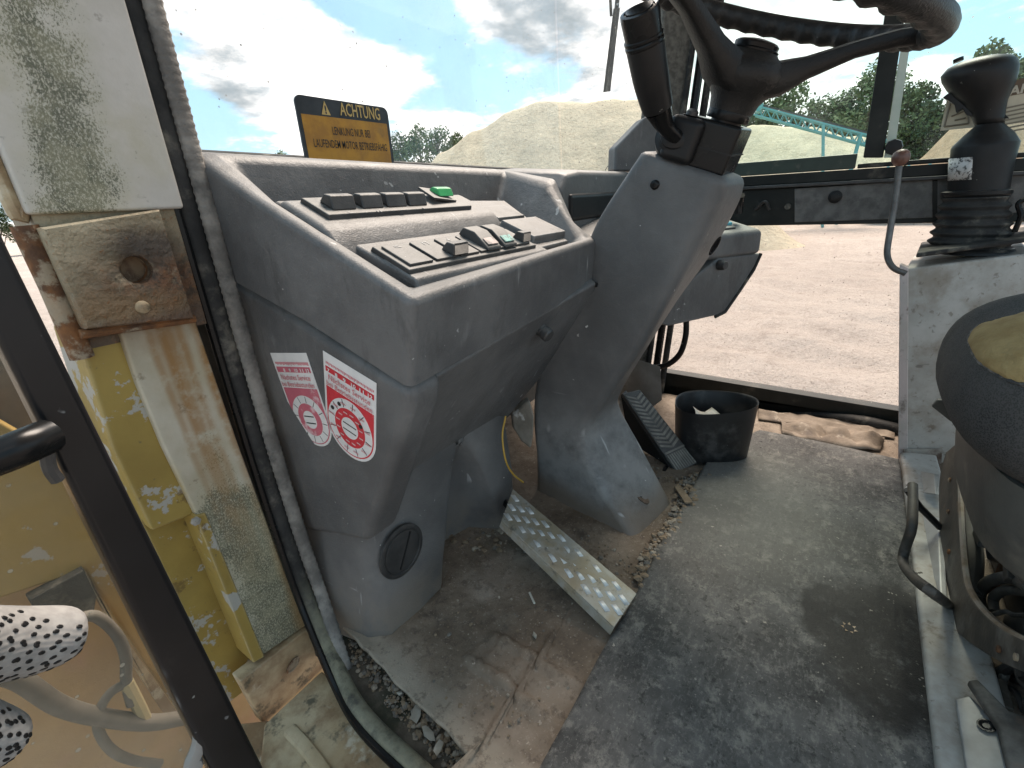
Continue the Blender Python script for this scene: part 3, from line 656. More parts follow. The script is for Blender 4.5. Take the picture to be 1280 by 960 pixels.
# ------------------------------------------------------------------ dashboard, left half
DS = .437; DN = V((0, -DS, 1)).normalized(); DU = V((0, 1, DS)).normalized()
def sl(x, y, h=0): return V((x, y, .678+DS*(y-.46))) + DN*h
dash = thing('dashboard', 'scuffed grey plastic dashboard with rocker switches, left of the steering column', 'dashboard', (.62, .6, 0))
def SPX(y): return .3865 - .055*(y-.43)
def dash_body():
    A, B = V((.380, .402, .660)), V((.935, .428, .680)); E_, F_, D_ = V((.995, .555, .802)), V((1.05, .735, .833)), V((.352, .785, .849))
    K = V((.360, .655, .783))
    Bm = at(720, 282, x=.965)
    outer = [A, K, D_, F_, E_, Bm, B]
    inn = [V((.412, .436, .668)), V((.392, .655, .775)), V((.388, .745, .839)), V((1.0, .695, .823)), V((.962, .560, .788)), V((.930, .50, .732)), V((.908, .452, .679))]
    flo = [sl(.425, .446), sl(.409, .655), V((.412, .722, .779)), V((.945, .672, .766)), sl(.90, .566), sl(.89, .51), sl(.885, .458)]
    bot = [at(512, 486, x=.383), at(380, 400, x=.368), V((.352, .82, .69)), V((1.05, .76, .66)), V((.99, .60, .60)), V((.955, .52, .58)), at(742, 357, y=.435)]
    deep = [p-DN*.022 for p in flo]; mb = MB(); mb.loft([bot, outer, inn, deep], cap=False); n = 7
    mb.f.append(tuple(range(3*n, 4*n)))
    tf = MB(); cc = sum(flo, V())/7; tp = [sl(.432, .449), sl(.414, .648), V((.416, .70, .777)), V((.935, .655, .760)), sl(.888, .566), sl(.878, .51), sl(.875, .462)]
    tf.loft([[p-DN*.03 for p in tp], tp, [sl(.45, .46), sl(.43, .63), sl(.86, .63), sl(.86, .48)][:0] or [cc+(p-cc)*.93+DN*.0 for p in tp]], cap=True); obj('tray_floor', tf, M_dash, dash, bevel=.004)
    obj('tray_shell', mb, M_dash, dash, bevel=.0165, seg=5)
    lip = MB(); lip.tube([bot[0].lerp(outer[0], .02)+V((.004, .004, 0)), bot[6]+V((-.004, .004, 0))], .003, 6)
    st = MB(); prof = [(.528, -.02), (.545, .001), (.569, .0155), (.655, .0155), (.668, -.02)]
    st.loft([[sl(x, y, h) for y, h in prof] for x in (.392, .772)]); obj('raised_step', st, M_dash, dash, bevel=.009, seg=4)
    nt = MB(); nt.loft([[sl(x, y, h) for y, h in ((.437, -.012), (.446, .0015), (.50, .0015), (.52, -.012))] for x in (.43, .765)]); obj('front_ledge', nt, M_dash, dash, bevel=.004)
    # lower left side panel with its rounded front corner
    prof = [at(512, 492, x=.40), at(553, 494, x=.45), at(528, 565, x=.45), at(503, 637, x=.45), at(482, 663, x=.42), at(440, 669, x=.388), at(397, 659, x=.388), at(370, 640, x=.388), V((0, .86, .22)), V((0, .86, .70))]
    prof[0] = V((0, .434, .541)); yz = [(p.y, p.z) for p in prof]
    sp = MB(); sp.loft([[V((SPX(y), y, z)) for y, z in yz], [V((.452, y, z)) for y, z in yz]]); obj('side_panel', sp, M_dash, dash, bevel=.017, seg=5)
    pn, pp = V((0, 1, .64)), V((0, .447, .548))
    px = ((540, 474), (600, 438), (746, 353), (738, 383), (702, 440), (640, 516), (545, 594), (490, 652))
    fp = MB(); fp.prism([onp(u, v, pp, pn) for u, v in px], (0, .16, .10)); obj('front_panel', fp, M_dash, dash, bevel=.006)
    kc = onp(676, 412, pp, pn); ka = V((-.15, -1, -.5)); kb = MB(); kb.lathe([(.0125, 0), (.0125, .006), (.0115, .007), (.0115, .010), (.0135, .011), (.0135, .021), (.011, .024), (.001, .0245)], kc, ka, 24)
    obj('lock_knob', kb, M_switch, dash)
    # foot with knee arch
    foot = MB(); loops = []
    for z, d, xa, xb in ((-.01, .095, .541, .752), (.06, .095, .556, .742), (.13, .09, .578, .728), (.20, .075, .605, .708), (.25, .05, .628, .688), (.275, .018, .645, .672), (.29, 0, .652, .665), (.33, 0, .652, .665)):
        xm = (xa+xb)/2; y0 = .59; g = .022*max(0, (z-.14)/.2)
        k = .036*max(0, min(1, z/.24)); lp = [(.35+k, .84), (.352+k, .70), (.366+k*.8, .625), (.397+k*.3, .592), (.47, .59), (xa-.012, y0), (xa, y0+.008), (xa+.3*(xm-xa), y0+d*.8), (xm-.01, y0+d), (xm+.01, y0+d), (xb-.3*(xb-xm), y0+d*.8), (xb, y0+.008), (xb+.012, y0), (.80, y0+.005), (.838, .61), (.85, .84)]
        loops.append([V((x, y+g, z)) for x, y in lp])
    foot.loft(loops); obj('foot_housing', foot, M_foot, dash, sharp=60)
    a, b_ = at(478, 692, y=.588), at(528, 690, y=.588); c = at(503, 689, y=.588); r = (b_-a).length/2*.88; m = thingpart = MB()
    m.lathe([(r*1.08, .004), (r*1.08, -.0005), (r*1.02, -.0015), (r*.93, -.0015), (r*.90, .0005), (r*.86, .0005), (r*.84, -.002), (r*.4, -.0032), (.001, -.0032)], c, (0, 1, 0), 40, fl=(1, 1.0)); v = obj('round_vent', m, worn('dull_black_vent', (.022, .022, .022), (.04, .039, .038), 30, .6, grain=None), dash, sharp=30)
    q = MB()
    q.box(c+V((.1*r, -.0035, 0)), (.0030, .002, r*1.5), Matrix.Rotation(R(30), 3, 'Y'))
    obj('vent_blade', q, M_black, v)
dash_body()
def switches():
    pu = MB(); th = .014
    pu.loft([[sl(x, y, .0155+h) for y, h in ((.586, -.002), (.588, .007), (.642, .007), (.645, -.002))] for x in (.416, .722)]); p = obj('switch_plate', pu, M_switch, dash, bevel=.002, seg=2)
    def rocker(x, y, hb, w=.036, d=.030, h=.017, nm='rocker_switch', mat=None, front=.35):
        m = MB(); m.loft([[sl(x+sx*w/2*k, y-d/2+d*f, hb+hh) for f, hh in ((0, 0), (front, h), (.75, h*.85), (1, 0))] for sx, k in ((-1, 1), (-1, .86), (1, .86), (1, 1))], True); return obj(nm, m, mat or M_switch, dash, bevel=.0025, seg=2)
    for x in (.452, .503, .551, .597): rocker(x, .612, .0225, .040)
    tp = MB(); tp.box(sl(.667, .622, .029), (.062, .040, .004), rot_to(DN+V((.12, -.1, 0)), (1, 0, 0))); obj('loose_cover', tp, M_switch, dash, bevel=.001, seg=2)
    M_green = worn('green_switch_plastic', (.02, .28, .09), (.03, .35, .12), 20, .35, grain=None, dust=((.3, .32, .25), .4, 1, .3))
    rocker(.676, .622, .031, .038, .028, .011, 'green_switch', M_green)
    # lower bank of modules
    pl = MB(); pl.loft([[sl(x, y, h) for y, h in ((.457, -.002), (.459, .007), (.524, .007), (.527, -.002))] for x in (.432, .742)]); obj('switch_plate', pl, M_switch, dash, bevel=.002, seg=2)
    for k, x in enumerate((.462, .513, .564, .612, .660, .708)):
        m = MB(); m.box(sl(x, .491, .0085), (.044, .056, .004), rot_to(DN, (1, 0, 0))); obj('switch_module', m, M_switch, dash, bevel=.0015, seg=2)
    rocker(.541, .476, .010, .034, .024, .017, front=.2); rocker(.722, .478, .010, .026, .022, .016, front=.2)
    for x, c in ((.622, (.42, .33, .30)), (.668, (.16, .40, .36))):
        m = MB(); m.loft([[sl(x+s*.018, y, h) for y, h in ((.462, .009), (.464, .014), (.495, .026), (.516, .024), (.522, .009))] for s in (-1, 1)]); w = obj('tall_rocker', m, M_switch, dash, bevel=.003, seg=2)
        g = MB(); g.box(sl(x, .4745, .0192), (.026, .014, .0016), rot_to(V((0, -.76, .9)), (1, 0, 0))); obj('symbol_field', g, worn('switch_symbol', c, None, 20, .5, grain=None, dirt=[((.08, .08, .08), 60, .5, .6, .8)]), w)
    b1 = MB(); b1.hexa([sl(.758, .474, -.002), sl(.882, .474, -.002), sl(.882, .548, -.002), sl(.758, .548, -.002)], [sl(.760, .476, .013), sl(.880, .476, .013), sl(.880, .546, .012), sl(.760, .546, .012)]); obj('lid', b1, M_dash, dash, bevel=.002)
    b2 = MB(); b2.hexa([sl(.776, .562, -.002), sl(.872, .562, -.002), sl(.872, .618, -.002), sl(.776, .618, -.002)], [sl(.778, .564, .007), sl(.870, .564, .007), sl(.870, .616, .006), sl(.778, .616, .006)]); obj('lid', b2, M_dash, dash, bevel=.0015)
    for u, v in ((745, 356),):
        c = at(u, v, y=.425); s = MB(); s.lathe([(.0045, .004), (.0045, -.002), (.003, -.003), (.0015, -.002), (.001, .0)], c, (.3, 1, 0), 14); obj('screw', s, M_blackgloss, dash)
def legends():
    M_leg = worn('worn_white_legend', (.34, .34, .33), (.2, .2, .2), 60, .5, grain=None)
    def mark(x, y, h, strokes):
        m = MB()
        for dx, dy, w, l in strokes: m.box(sl(x+dx, y+dy, h), (w, l, .0004), rot_to(DN, (1, 0, 0)))
        obj('legend', m, M_leg, dash, smooth=False, kind='stuff')
    for k, x in enumerate((.462, .513, .564, .612)):
        mark(x, .507, .0109, (((0, 0, .010, .0012), (0, .004, .006, .0012), (-.005, .002, .0012, .005)), ((-.004, 0, .0012, .009), (.004, 0, .0012, .009), (0, .003, .008, .0012)), ((0, 0, .009, .0012), (0, 0, .0012, .009)), ((-.003, .002, .006, .0012), (.003, -.002, .006, .0012)))[k])
    for k, x in enumerate((.452, .503, .551, .597)):
        mark(x, .588, .0228, (((0, 0, .008, .0012), (0, .0035, .004, .0012)), ((-.003, 0, .0012, .006), (.003, 0, .0012, .006)), ((0, 0, .009, .0012),), ((0, .001, .0012, .006), (0, .001, .006, .0012)))[k])
switches()
legends()
# windscreen gasket and centre cowl
def cowl():
    t = thing('centre_cowl', 'grey plastic cowl with a dark slot behind the steering column', 'cowl', (1.25, .62, .6))
    pr = [at(690, 226, y=.60), at(712, 216, y=.60), at(770, 214, y=.60), at(800, 214, y=.60)]
    m = MB(); m.loft([[V((1.10, y, z)), V((1.13, y, z+.035)), V((1.20, y, z+.042)), V((1.56, y, z+.042)), V((1.56, y, z-.16)), V((1.10, y, z-.16))] for y, z in ((.60, .775), (.62, .783), (.80, .80), (.93, .80))]); obj('cover', m, M_dash, t, bevel=.008)
    s = MB(); s.hexa([V((1.135, .592, .70)), V((1.5, .592, .70)), V((1.5, .62, .70)), V((1.135, .62, .70))], [V((1.135, .592, .768)), V((1.5, .592, .768)), V((1.5, .62, .768)), V((1.135, .62, .768))]); obj('slot', s, M_black, t, bevel=.012)
    w = MB(); w.tube([at(755, 216, y=.80), at(760, 208, y=.80), at(768, 207, y=.80), at(774, 212, y=.80)], .0014, 6); tag(obj('wire', w, M_blackgloss), 'short black wire loop sticking up behind the cowl', 'wire')
    g = MB(); g.tube([V((.33, .958, .858)), V((1.72, .958, .843))], .013, 8, smooth=False); tag(obj('windscreen_gasket', g, M_rubber), 'black rubber gasket along the foot of the windscreen', 'gasket')
    c = MB(); c.hexa([V((.36, .80, .60)), V((1.75, .77, .60)), V((1.75, .95, .60)), V((.33, .95, .60))], [V((.36, .80, .825)), V((1.10, .77, .81)), V((1.10, .95, .823)), V((.36, .95, .823))]); tag(obj('dash_shelf', c, M_dash, bevel=.004), 'grey shelf between dashboard rim and windscreen', 'shelf')
cowl()
# warning sign
def sign():
    y = .925; tl, tr = at(366, 115, y=y), at(487, 137, y=y); br, bl = at(490, 204, y=y), at(382, 196, y=y)
    x0, x1 = (tl.x+bl.x)/2, (tr.x+br.x)/2; zt = (tl.z+tr.z)/2; zb = bl.z-.03; w = x1-x0
    M_signblack = worn('faded_black_enamel', (.012, .013, .016), (.03, .03, .035), 14, .4, grain=None, dirt=[((.02, .06, .04), 25, .6, .75, .6)])
    M_orange = worn('weathered_orange_film', (.46, .22, .02), (.33, .15, .02), 26, .45, grain=None, dirt=[((.17, .10, .035), 18, .52, .7, .6), ((.50, .28, .05), 50, .6, .75, .5)])
    M_gold = worn('gold_lettering', (.52, .36, .13), None, 20, .5, grain=None)
    t = thing('warning_sign', 'black and orange ACHTUNG sign standing behind the dashboard rim at the windscreen', 'sign', (x0+w/2, y, zb))
    pts = []; r = .014
    for cx, cz, a0 in ((x0+r, zt-r, 180), (x1-r, zt-r, 90)):
        for k in range(7): a = R(a0-90*k/6); pts.append(V((cx+r*math.cos(a), y, cz+r*math.sin(a))))
    pts += [V((x1, y, zb)), V((x0, y, zb))]
    p = MB(); p.prism(pts, (0, .004, 0)); obj('plate', p, M_signblack, t)
    H = zt-zb; zo = zt - .30*(zt-bl.z); o = MB(); o.prism([V((x0+.008, y-.0004, zo)), V((x1-.008, y-.0004, zo)), V((x1-.008, y-.0004, zb+.004)), V((x0+.008, y-.0004, zb+.004))], (0, .0004, 0)); obj('orange_field', o, M_orange, t)
    ex, ey = V((1, 0, 0)), V((0, 0, 1)); yy = y-.001
    text('lettering', 'ACHTUNG', .034, (x0+.43*w, yy, zo+.006), ex, ey, M_gold, t, width=.46*w, bold=.012)
    tri = [V((x0+.235*w, yy-.0003, zo+.003)), V((x0+.325*w, yy-.0003, zo+.003)), V((x0+.28*w, yy-.0003, zo+.028))]
    m = MB(); m.prism(tri, (0, .0003, 0)); s = obj('warning_triangle', m, M_gold, t)
    text('exclamation_mark', '!', .020, (x0+.28*w, yy-.0004, zo+.0055), ex, ey, M_signblack, s, bold=.04, align='CENTER')
    zz = zo-bl.z
    text('lettering', 'LENKUNG NUR BEI', .0215, (x0+.315*w, yy, bl.z+zz*.58), ex, ey, M_ink, t, width=.42*w, bold=.004)
    text('lettering', 'LAUFENDEM MOTOR BETRIEBSFÄHIG', .0215, (x0+.105*w, yy, bl.z+zz*.25), ex, ey, M_ink, t, width=.82*w, bold=.004)
sign()
# service stickers on the side panel
def sticker(label, O, TR, BR, clip=None, faded=False):
    n = V((-1, -.055, 0)).normalized(); o, tr, br = [onp(u, v, (.3863, .43, .5), n) for u, v in (O, TR, BR)]
    ex = tr-o; ey = br-tr; red = M_pink if faded else M_red
    t = thing('service_sticker', label, 'sticker', o)
    def pt(s, q, h): return o + ex*s + ey*q + n*h
    def clipp(P):
        if not clip: return P
        (ax_, ay_), (bx_, by_) = clip; out = []
        f = lambda p: (bx_-ax_)*(p[1]-ay_)-(by_-ay_)*(p[0]-ax_)
        for i in range(len(P)):
            a, b_ = P[i], P[(i+1) % len(P)]; fa, fb = f(a), f(b_)
            if fa <= 0: out.append(a)
            if (fa <= 0) != (fb <= 0): k = fa/(fa-fb); out.append((a[0]+(b_[0]-a[0])*k, a[1]+(b_[1]-a[1])*k))
        return out
    def layer(name, P, h, mat, par=None):
        P = clipp(P)
        if len(P) < 3: return None
        m = MB(); m.prism([pt(s, q, h-.0003) for s, q in P], n*.0003); return obj(name, m, mat, par or t, smooth=False)
    CY_ = .665; asp = ex.length/ey.length
    circ = lambda r, k=36, a0=0, a1=2*math.pi: [(.5+r*math.cos(a0+(a1-a0)*i/k), CY_+r*asp*math.sin(a0+(a1-a0)*i/k)) for i in range(k+(0 if a1-a0 > 6.2 else 1))]
    base = [(0, 0), (1, 0), (1, CY_)] + circ(.5, 20, 0, math.pi)[1:]
    layer('sheet', base, .0006, M_paper)
    layer('red_band', [(.04, .135), (.96, .135), (.96, .19), (.04, .19)], .0009, red)
    layer('red_field', [(.04, .345), (.96, .345), (.96, CY_)] + circ(.46, 20, 0, math.pi)[1:], .0009, red)
    d = layer('dial', circ(.44), .0012, M_paper)
    layer('dial_ring', circ(.30), .0015, red, d); layer('dial_centre', circ(.165), .0018, M_paper, d)
    bars = MB()
    for k in range(34):
        s = .05+.027*k; hh = .018+.016*random.random()
        q = clipp([(s, .088), (s+.016, .088), (s+.016, .088+hh), (s, .088+hh)])
        if len(q) > 2: bars.prism([pt(a, b_, .0007) for a, b_ in q], n*.0002)
    for k in range(6):
        s = .10+.155*k
        if k: q = [(s-.03, .14), (s-.022, .14), (s-.022, .185), (s-.03, .185)]; 
        else: continue
        q = clipp(q)
        if len(q) > 2: bars.prism([pt(a, b_, .0010) for a, b_ in q], n*.0002)
    obj('fine_print', bars, M_sredink, t, kind='stuff', smooth=False)
    ln = MB()
    for k in range(12):
        a = 2*math.pi*(k+.3)/12; c_, s_ = math.cos(a), math.sin(a); w = .006
        for r0, r1 in ((.31, .43),):
            q = clipp([(.5+c_*r0-s_*w, CY_+(s_*r0+c_*w)*asp), (.5+c_*r1-s_*w, CY_+(s_*r1+c_*w)*asp), (.5+c_*r1+s_*w, CY_+(s_*r1-c_*w)*asp), (.5+c_*r0+s_*w, CY_+(s_*r0-c_*w)*asp)])
            if len(q) > 2: ln.prism([pt(a_, b_, .0012) for a_, b_ in q], n*.0002)
    for q0 in (CY_-.035, CY_+.035):
        ln.prism([pt(s, q, .0018) for s, q in ((.37, q0-.006), (.63, q0-.006), (.63, q0+.006), (.37, q0+.006))], n*.0002)
    obj('dial_lines', ln, M_ink, t, kind='stuff', smooth=False)
    ey_ = -ey
    def tx(s, size, a, q, w, mat, bold=.03): text('lettering', s, size, pt(a, q, .0021), ex, ey_, mat, t, width=w*ex.length, bold=bold, h=0)
    tx('Nächstes Service', .0125, .10, .262, .80, M_sredink, .008); tx('bei Betriebsstunden', .0115, .06, .330, .88, M_sredink, .008)
    for k, s in enumerate(('7', '8', '9', '10', '11', '12')):
        if not clip or k > 0: tx(s, .0080, .085+.155*k, .183, .05 if len(s) == 1 else .085, M_paper)
    if not clip:
        for k in range(12):
            a = 2*math.pi*(k+.8)/12-1.8
            for rr, mm, w, sz in ((.365, M_sredink, .10, .0035), (.235, M_paper, .075, .003)):
                tx(str(500*(k+1)), sz, .5+rr*math.cos(a)-w/2, CY_+rr*asp*math.sin(a)+.008, w, mm)
        for a, q in ((.30, .46), (.16, .55), (.72, .56)):
            layer('punch_mark', [(a+.035*math.cos(i*.7), q+.022*math.sin(i*.7)) for i in range(9)], .0022, M_ink)
    return t
sticker('red and white service sticker, whole, nearer the rounded corner of the dashboard', (404, 438), (471, 479), (470, 592))
sticker('faded torn red and white service sticker, nearer the door seal, left edge peeled off', (338, 441), (383, 441), (426, 568), clip=((-.08, .40), (.45, 1.04)), faded=True)
# thin yellow wire under the dash
w = MB(); w.tube([at(632, 520, y=.585), at(628, 545, y=.58), at(632, 575, y=.57), at(641, 592, y=.57), at(654, 603, y=.57)], .0022, 8)
tag(obj('wire', w, worn('yellow_wire_sheath', (.50, .30, .05), None, grain=None)), 'thin yellow wire hanging under the dashboard above the brake pedal', 'wire')

# ------------------------------------------------------------------ steering column
column = thing('steering_column', 'tall grey plastic steering column with a flared foot on the brown floor', 'steering column', (1.0, .42, 0))
def colx(u, v, x): return at(u, v, x=x)
def column_cover():
    lv = [  # FL, RL, RR, FR
        [(.945, .61, -.02), (.872, .279, -.02), (1.080, .252, -.02), (1.09, .62, -.02)],
        [(.938, .603, .045), tuple(colx(789, 668, .892)), tuple(colx(838, 618, 1.072)), (1.085, .615, .045)],
        [(.932, .598, .12), tuple(colx(752, 608, .915)), tuple(colx(806, 556, 1.066)), (1.08, .61, .12)],
        [(.93, .602, .205), tuple(colx(730, 550, .928)), tuple(colx(780, 507, 1.062)), (1.075, .61, .205)],
        [(.93, .596, .30), tuple(colx(752, 508, .93)), tuple(colx(782, 484, 1.06)), (1.07, .60, .30)],
        [(.93, .565, .42), tuple(colx(800, 440, .93)), tuple(colx(812, 432, 1.06)), (1.07, .57, .42)],
        [(.93, .500, .55), tuple(colx(838, 372, .93)), tuple(colx(850, 374, 1.06)), (1.07, .51, .56)],
        [(.93, .438, .698), tuple(colx(868, 310, .93)), tuple(colx(893, 318, 1.06)), (1.07, .44, .70)],
        [(.93, .372, .792), tuple(colx(896, 254, .93)), tuple(colx(927, 256, 1.06)), (1.07, .38, .80)],
        [(.932, .350, .822), tuple(colx(905, 232, .93)), tuple(colx(935, 230, 1.062)), (1.07, .36, .83)]]
    dense = []
    for c in range(4):
        pts, _ = spline([V(L[c]) for L in lv], [1]*len(lv), 5); dense.append(pts)
    loops = []
    def ringof(cs, rr):
        out = []
        for i, p in enumerate(cs):
            a, b_ = cs[i-1], cs[(i+1) % 4]; r = rr[i]
            pa = p+(a-p).normalized()*r; pb = p+(b_-p).normalized()*r
            for k in range(7): t = k/6; out.append(pa*(1-t)**2+p*2*t*(1-t)+pb*t*t)
        return out
    for k in range(len(dense[0])):
        loops.append(ringof([dense[c][k] for c in range(4)], (.02, .03, .03, .02)))
    top = [dense[c][-1] for c in range(4)]; up = V((-.01, -.1, .995)); ctr = sum(top, V())/4
    for f, h in ((.965, .007), (.90, .0115), (.7, .0145), (.3, .0155)):
        loops.append([ctr+(p-ctr)*f+up*h for p in ringof(top, (.02, .03, .03, .02))])
    mb = MB(); mb.loft(loops); obj('cover', mb, M_col, column, sharp=75)
    for u, v in ((819, 231),):
        c = at(u, v, x=.931); s = MB(); s.lathe([(.0085, .003), (.0085, -.003), (.006, -.0055), (.003, -.006), (.0028, -.003), (.001, -.003)], c, (1, .05, 0), 18); obj('screw', s, M_blackgloss, column, sharp=30)
    c = at(803, 622, x=.985); n = V((-.1, -.62, .78)); s = MB(); s.lathe([(.013, -.004), (.0125, .0006), (.008, .0003), (.001, .0003)], c, n, 18, ex=(.25, -.8, -.6), fl=(1.7, .9)); bh_ = obj('bolt_recess', s, worn('dirt_filled_recess', (.12, .085, .06), (.08, .055, .04), 60, .9, grain=None), column); s = MB(); s.lathe([(.0042, .0004), (.004, .0011), (.001, .0011)], c+V((0, .004, .003)), n, 12); obj('bolt_hole', s, M_black, bh_)
    c = at(893, 307, x=.985); s = MB(); s.lathe([(.0075, .002), (.006, .003), (.004, .0), (.001, -.001)], c, (-.55, -.72, -.3), 16, ex=(0, -.5, .85), fl=(2.6, 1)); obj('slot', s, M_blackgloss, column)
def col_extra(t, c):
    z = t.xyz(t.co())[2]; y = t.xyz(t.co())[1]
    f = t.mul(t.step(t.math('ADD', z, t.mul(t.math('SUBTRACT', t.noise(6, 5), .5), .16)), .33, .16), t.step(t.noise(13, 6, .7), .25, .6), .55); c = t.mix(f, c, (.31, .31, .30))
    f = t.mul(t.step(t.math('ADD', z, t.mul(t.math('SUBTRACT', t.noise(9, 5), .5), .08)), .10, .02), .8); c = t.mix(f, c, (.15, .115, .085))
    s = t.step(t.noise(45, 2, .5, stretch=(1, .3, .12)), .68, .74); c = t.mix(t.mul(s, t.step(z, .36, .22), .6), c, (.48, .48, .47))
    return t.mix(t.mul(t.step(t.noise(4, 6, .7), .52, .75), .22), c, (.24, .24, .24))
M_col = worn('grey_column_plastic', (.088, .0875, .087), (.130, .128, .126), 5, .5, big=(60, .12), edge=((.27, .27, .265), .75, .010),  grain=(420, .3), specks=((.55, .53, .5), 55, .09), scratch=((.36, .36, .36), .3), spec=.45, extra=col_extra)
column_cover()
WC = V((.967, .155, 1.021)); AX = V((-.048, -.327, .944)).normalized()
E1 = V((0, 1, 0)).cross(AX).normalized(); E2 = AX.cross(E1)
def wp(a, r, h=0): return WC + (E1*math.cos(R(a))+E2*math.sin(R(a)))*r + AX*h
def column_top():
    B = rot_to(AX, (1, .05, 0)); c = at(886, 178, x=.985)
    m = MB(); m.box(c+B@V((.012, .0, -.004)), (.118, .105, .078), B); obj('switch_box', m, M_blackgloss, column, bevel=.006)
    s = MB(); s.box(c+B@V((.012, .0, -.008)), (.121, .108, .0022), B); obj('box_seam', s, M_black, column)
    rr = MB(); rr.box(c+B@V((-.035, .035, -.004)), (.06, .06, .072), B); obj('lever_housing', rr, M_black, column, bevel=.012)
    bc = at(845, 170, x=.935); bt = MB(); ax = V((-.93, -.25, .28)); bt.lathe([(.036, -.03), (.036, -.006), (.030, -.003), (.031, .004), (.026, .008), (.026, .014), (.020, .018), (.014, .020), (.001, .021)], bc, ax, 28); obj('lever_boot', bt, M_black, column, sharp=30)
    q = [(846, 172, .920), (832, 158, .895), (822, 135, .87), (814, 100, .845), (806, 55, .82), (799, 12, .795)]
    pts = [at(u, v, x=x) for u, v, x in q]; lv = MB(); lv.tube([pts[0], pts[1], pts[2]], [.012, .014, .022], 16); l = obj('turn_lever', lv, M_blackgloss, column)
    g = MB(); g.tube([pts[2], pts[3], pts[4]], [.0245, .0275, .0285], 20); obj('grip', g, M_black, l)
    rg = MB(); d = (pts[4]-pts[3]).normalized(); rg.lathe([(.0285, -.002), (.0294, 0), (.0294, .003), (.0283, .005), (.0294, .007), (.0294, .010), (.028, .012)], pts[4], d, 24); obj('ring', rg, M_blackgloss, l, sharp=20)
    ca = MB(); d2 = (pts[5]-pts[4]).normalized(); L = (pts[5]-pts[4]).length; ca.lathe([(.0275, .008), (.0285, L-.006), (.0275, L), (.0225, L+.001), (.022, L-.001), (.020, L-.001), (.0195, L+.002), (.001, L+.0025)], pts[4], d2, 24); obj('end_cap', ca, M_blackgloss, l, sharp=25)
    for k, (a, b_) in enumerate((((.03, -.02)), ((.0, .03)))):
        pass
    sh = MB(); sh.lathe([(.026, -.20), (.026, -.13)], WC, AX, 20); obj('shaft', sh, M_blacksteel, column)
    bo = MB(); bo.lathe([(.010, 0), (.010, .006), (.006, .010), (.001, .010)], c+B@V((-.045, .035, .034)), AX, 14); obj('bolt', bo, M_switch, column)
column_top()
def wheel():
    t = thing('steering_wheel', 'black steering wheel with finger grips and a domed hub cap on the column', 'steering wheel', WC-AX*.13)
    M_wheel = worn('worn_wheel_rubber', (.012, .012, .012), (.022, .0215, .021), 9, .42, spec=.35, grain=(330, .55), specks=((.45, .43, .4), 120, .07))
    rim = MB(); loops = []; N = 200; S = 14
    for k in range(N):
        a = 360*k/N; rad = E1*math.cos(R(a))+E2*math.sin(R(a)); c = WC+rad*.224; L = []
        for s in range(S):
            b_ = 2*math.pi*s/S; q = rad*math.cos(b_)+AX*math.sin(b_)
            g = max(0, -math.cos(b_)*.75-math.sin(b_)*.45)
            L.append(c+q*(.0182+.0044*g*math.sin(R(a)*40)))
        loops.append(L)
    loops.append(loops[0]); rim.loft(loops, cap=False); obj('rim', rim, M_wheel, t, sharp=180)
    hb = MB(); hb.lathe([(.030, -.150), (.036, -.148), (.040, -.132), (.049, -.118), (.059, -.103), (.061, -.09), (.054, -.074), (.040, -.066), (.036, -.062)], WC, AX, 32); h = obj('hub', hb, M_wheel, t)
    cp = MB(); cp.lathe([(.036, -.066), (.037, -.060), (.034, -.058), (.0345, -.053), (.031, -.050), (.026, -.0485), (.012, -.046), (.001, -.0455)], WC, AX, 32); obj('hub_cap', cp, M_blackgloss, h, sharp=20)
    cl = MB(); cl.lathe([(.034, -.162), (.0355, -.160), (.0355, -.146), (.034, -.144)], WC, AX, 28); obj('collar', cl, M_blackgloss, h)
    for a in (-68, 140):
        sp = MB(); loops = []
        for r, hgt, w, th in ((.02, -.098, .044, .030), (.05, -.090, .038, .025), (.085, -.068, .027, .016), (.14, -.034, .0205, .0115), (.19, -.010, .0205, .012), (.222, .0, .022, .013)):
            rad = E1*math.cos(R(a))+E2*math.sin(R(a)); tg = AX.cross(rad); c = WC+rad*r+AX*hgt
            dn = (AX*.9-rad*.45).normalized()
            loops.append([c+tg*w*x+dn*th*z for x, z in ((-1, .2), (-.8, .85), (0, 1), (.8, .85), (1, .2), (.9, -.7), (.6, -1), (-.6, -1), (-.9, -.7))])
        sp.loft(loops); obj('spoke', sp, M_wheel, t, sharp=50)
wheel()

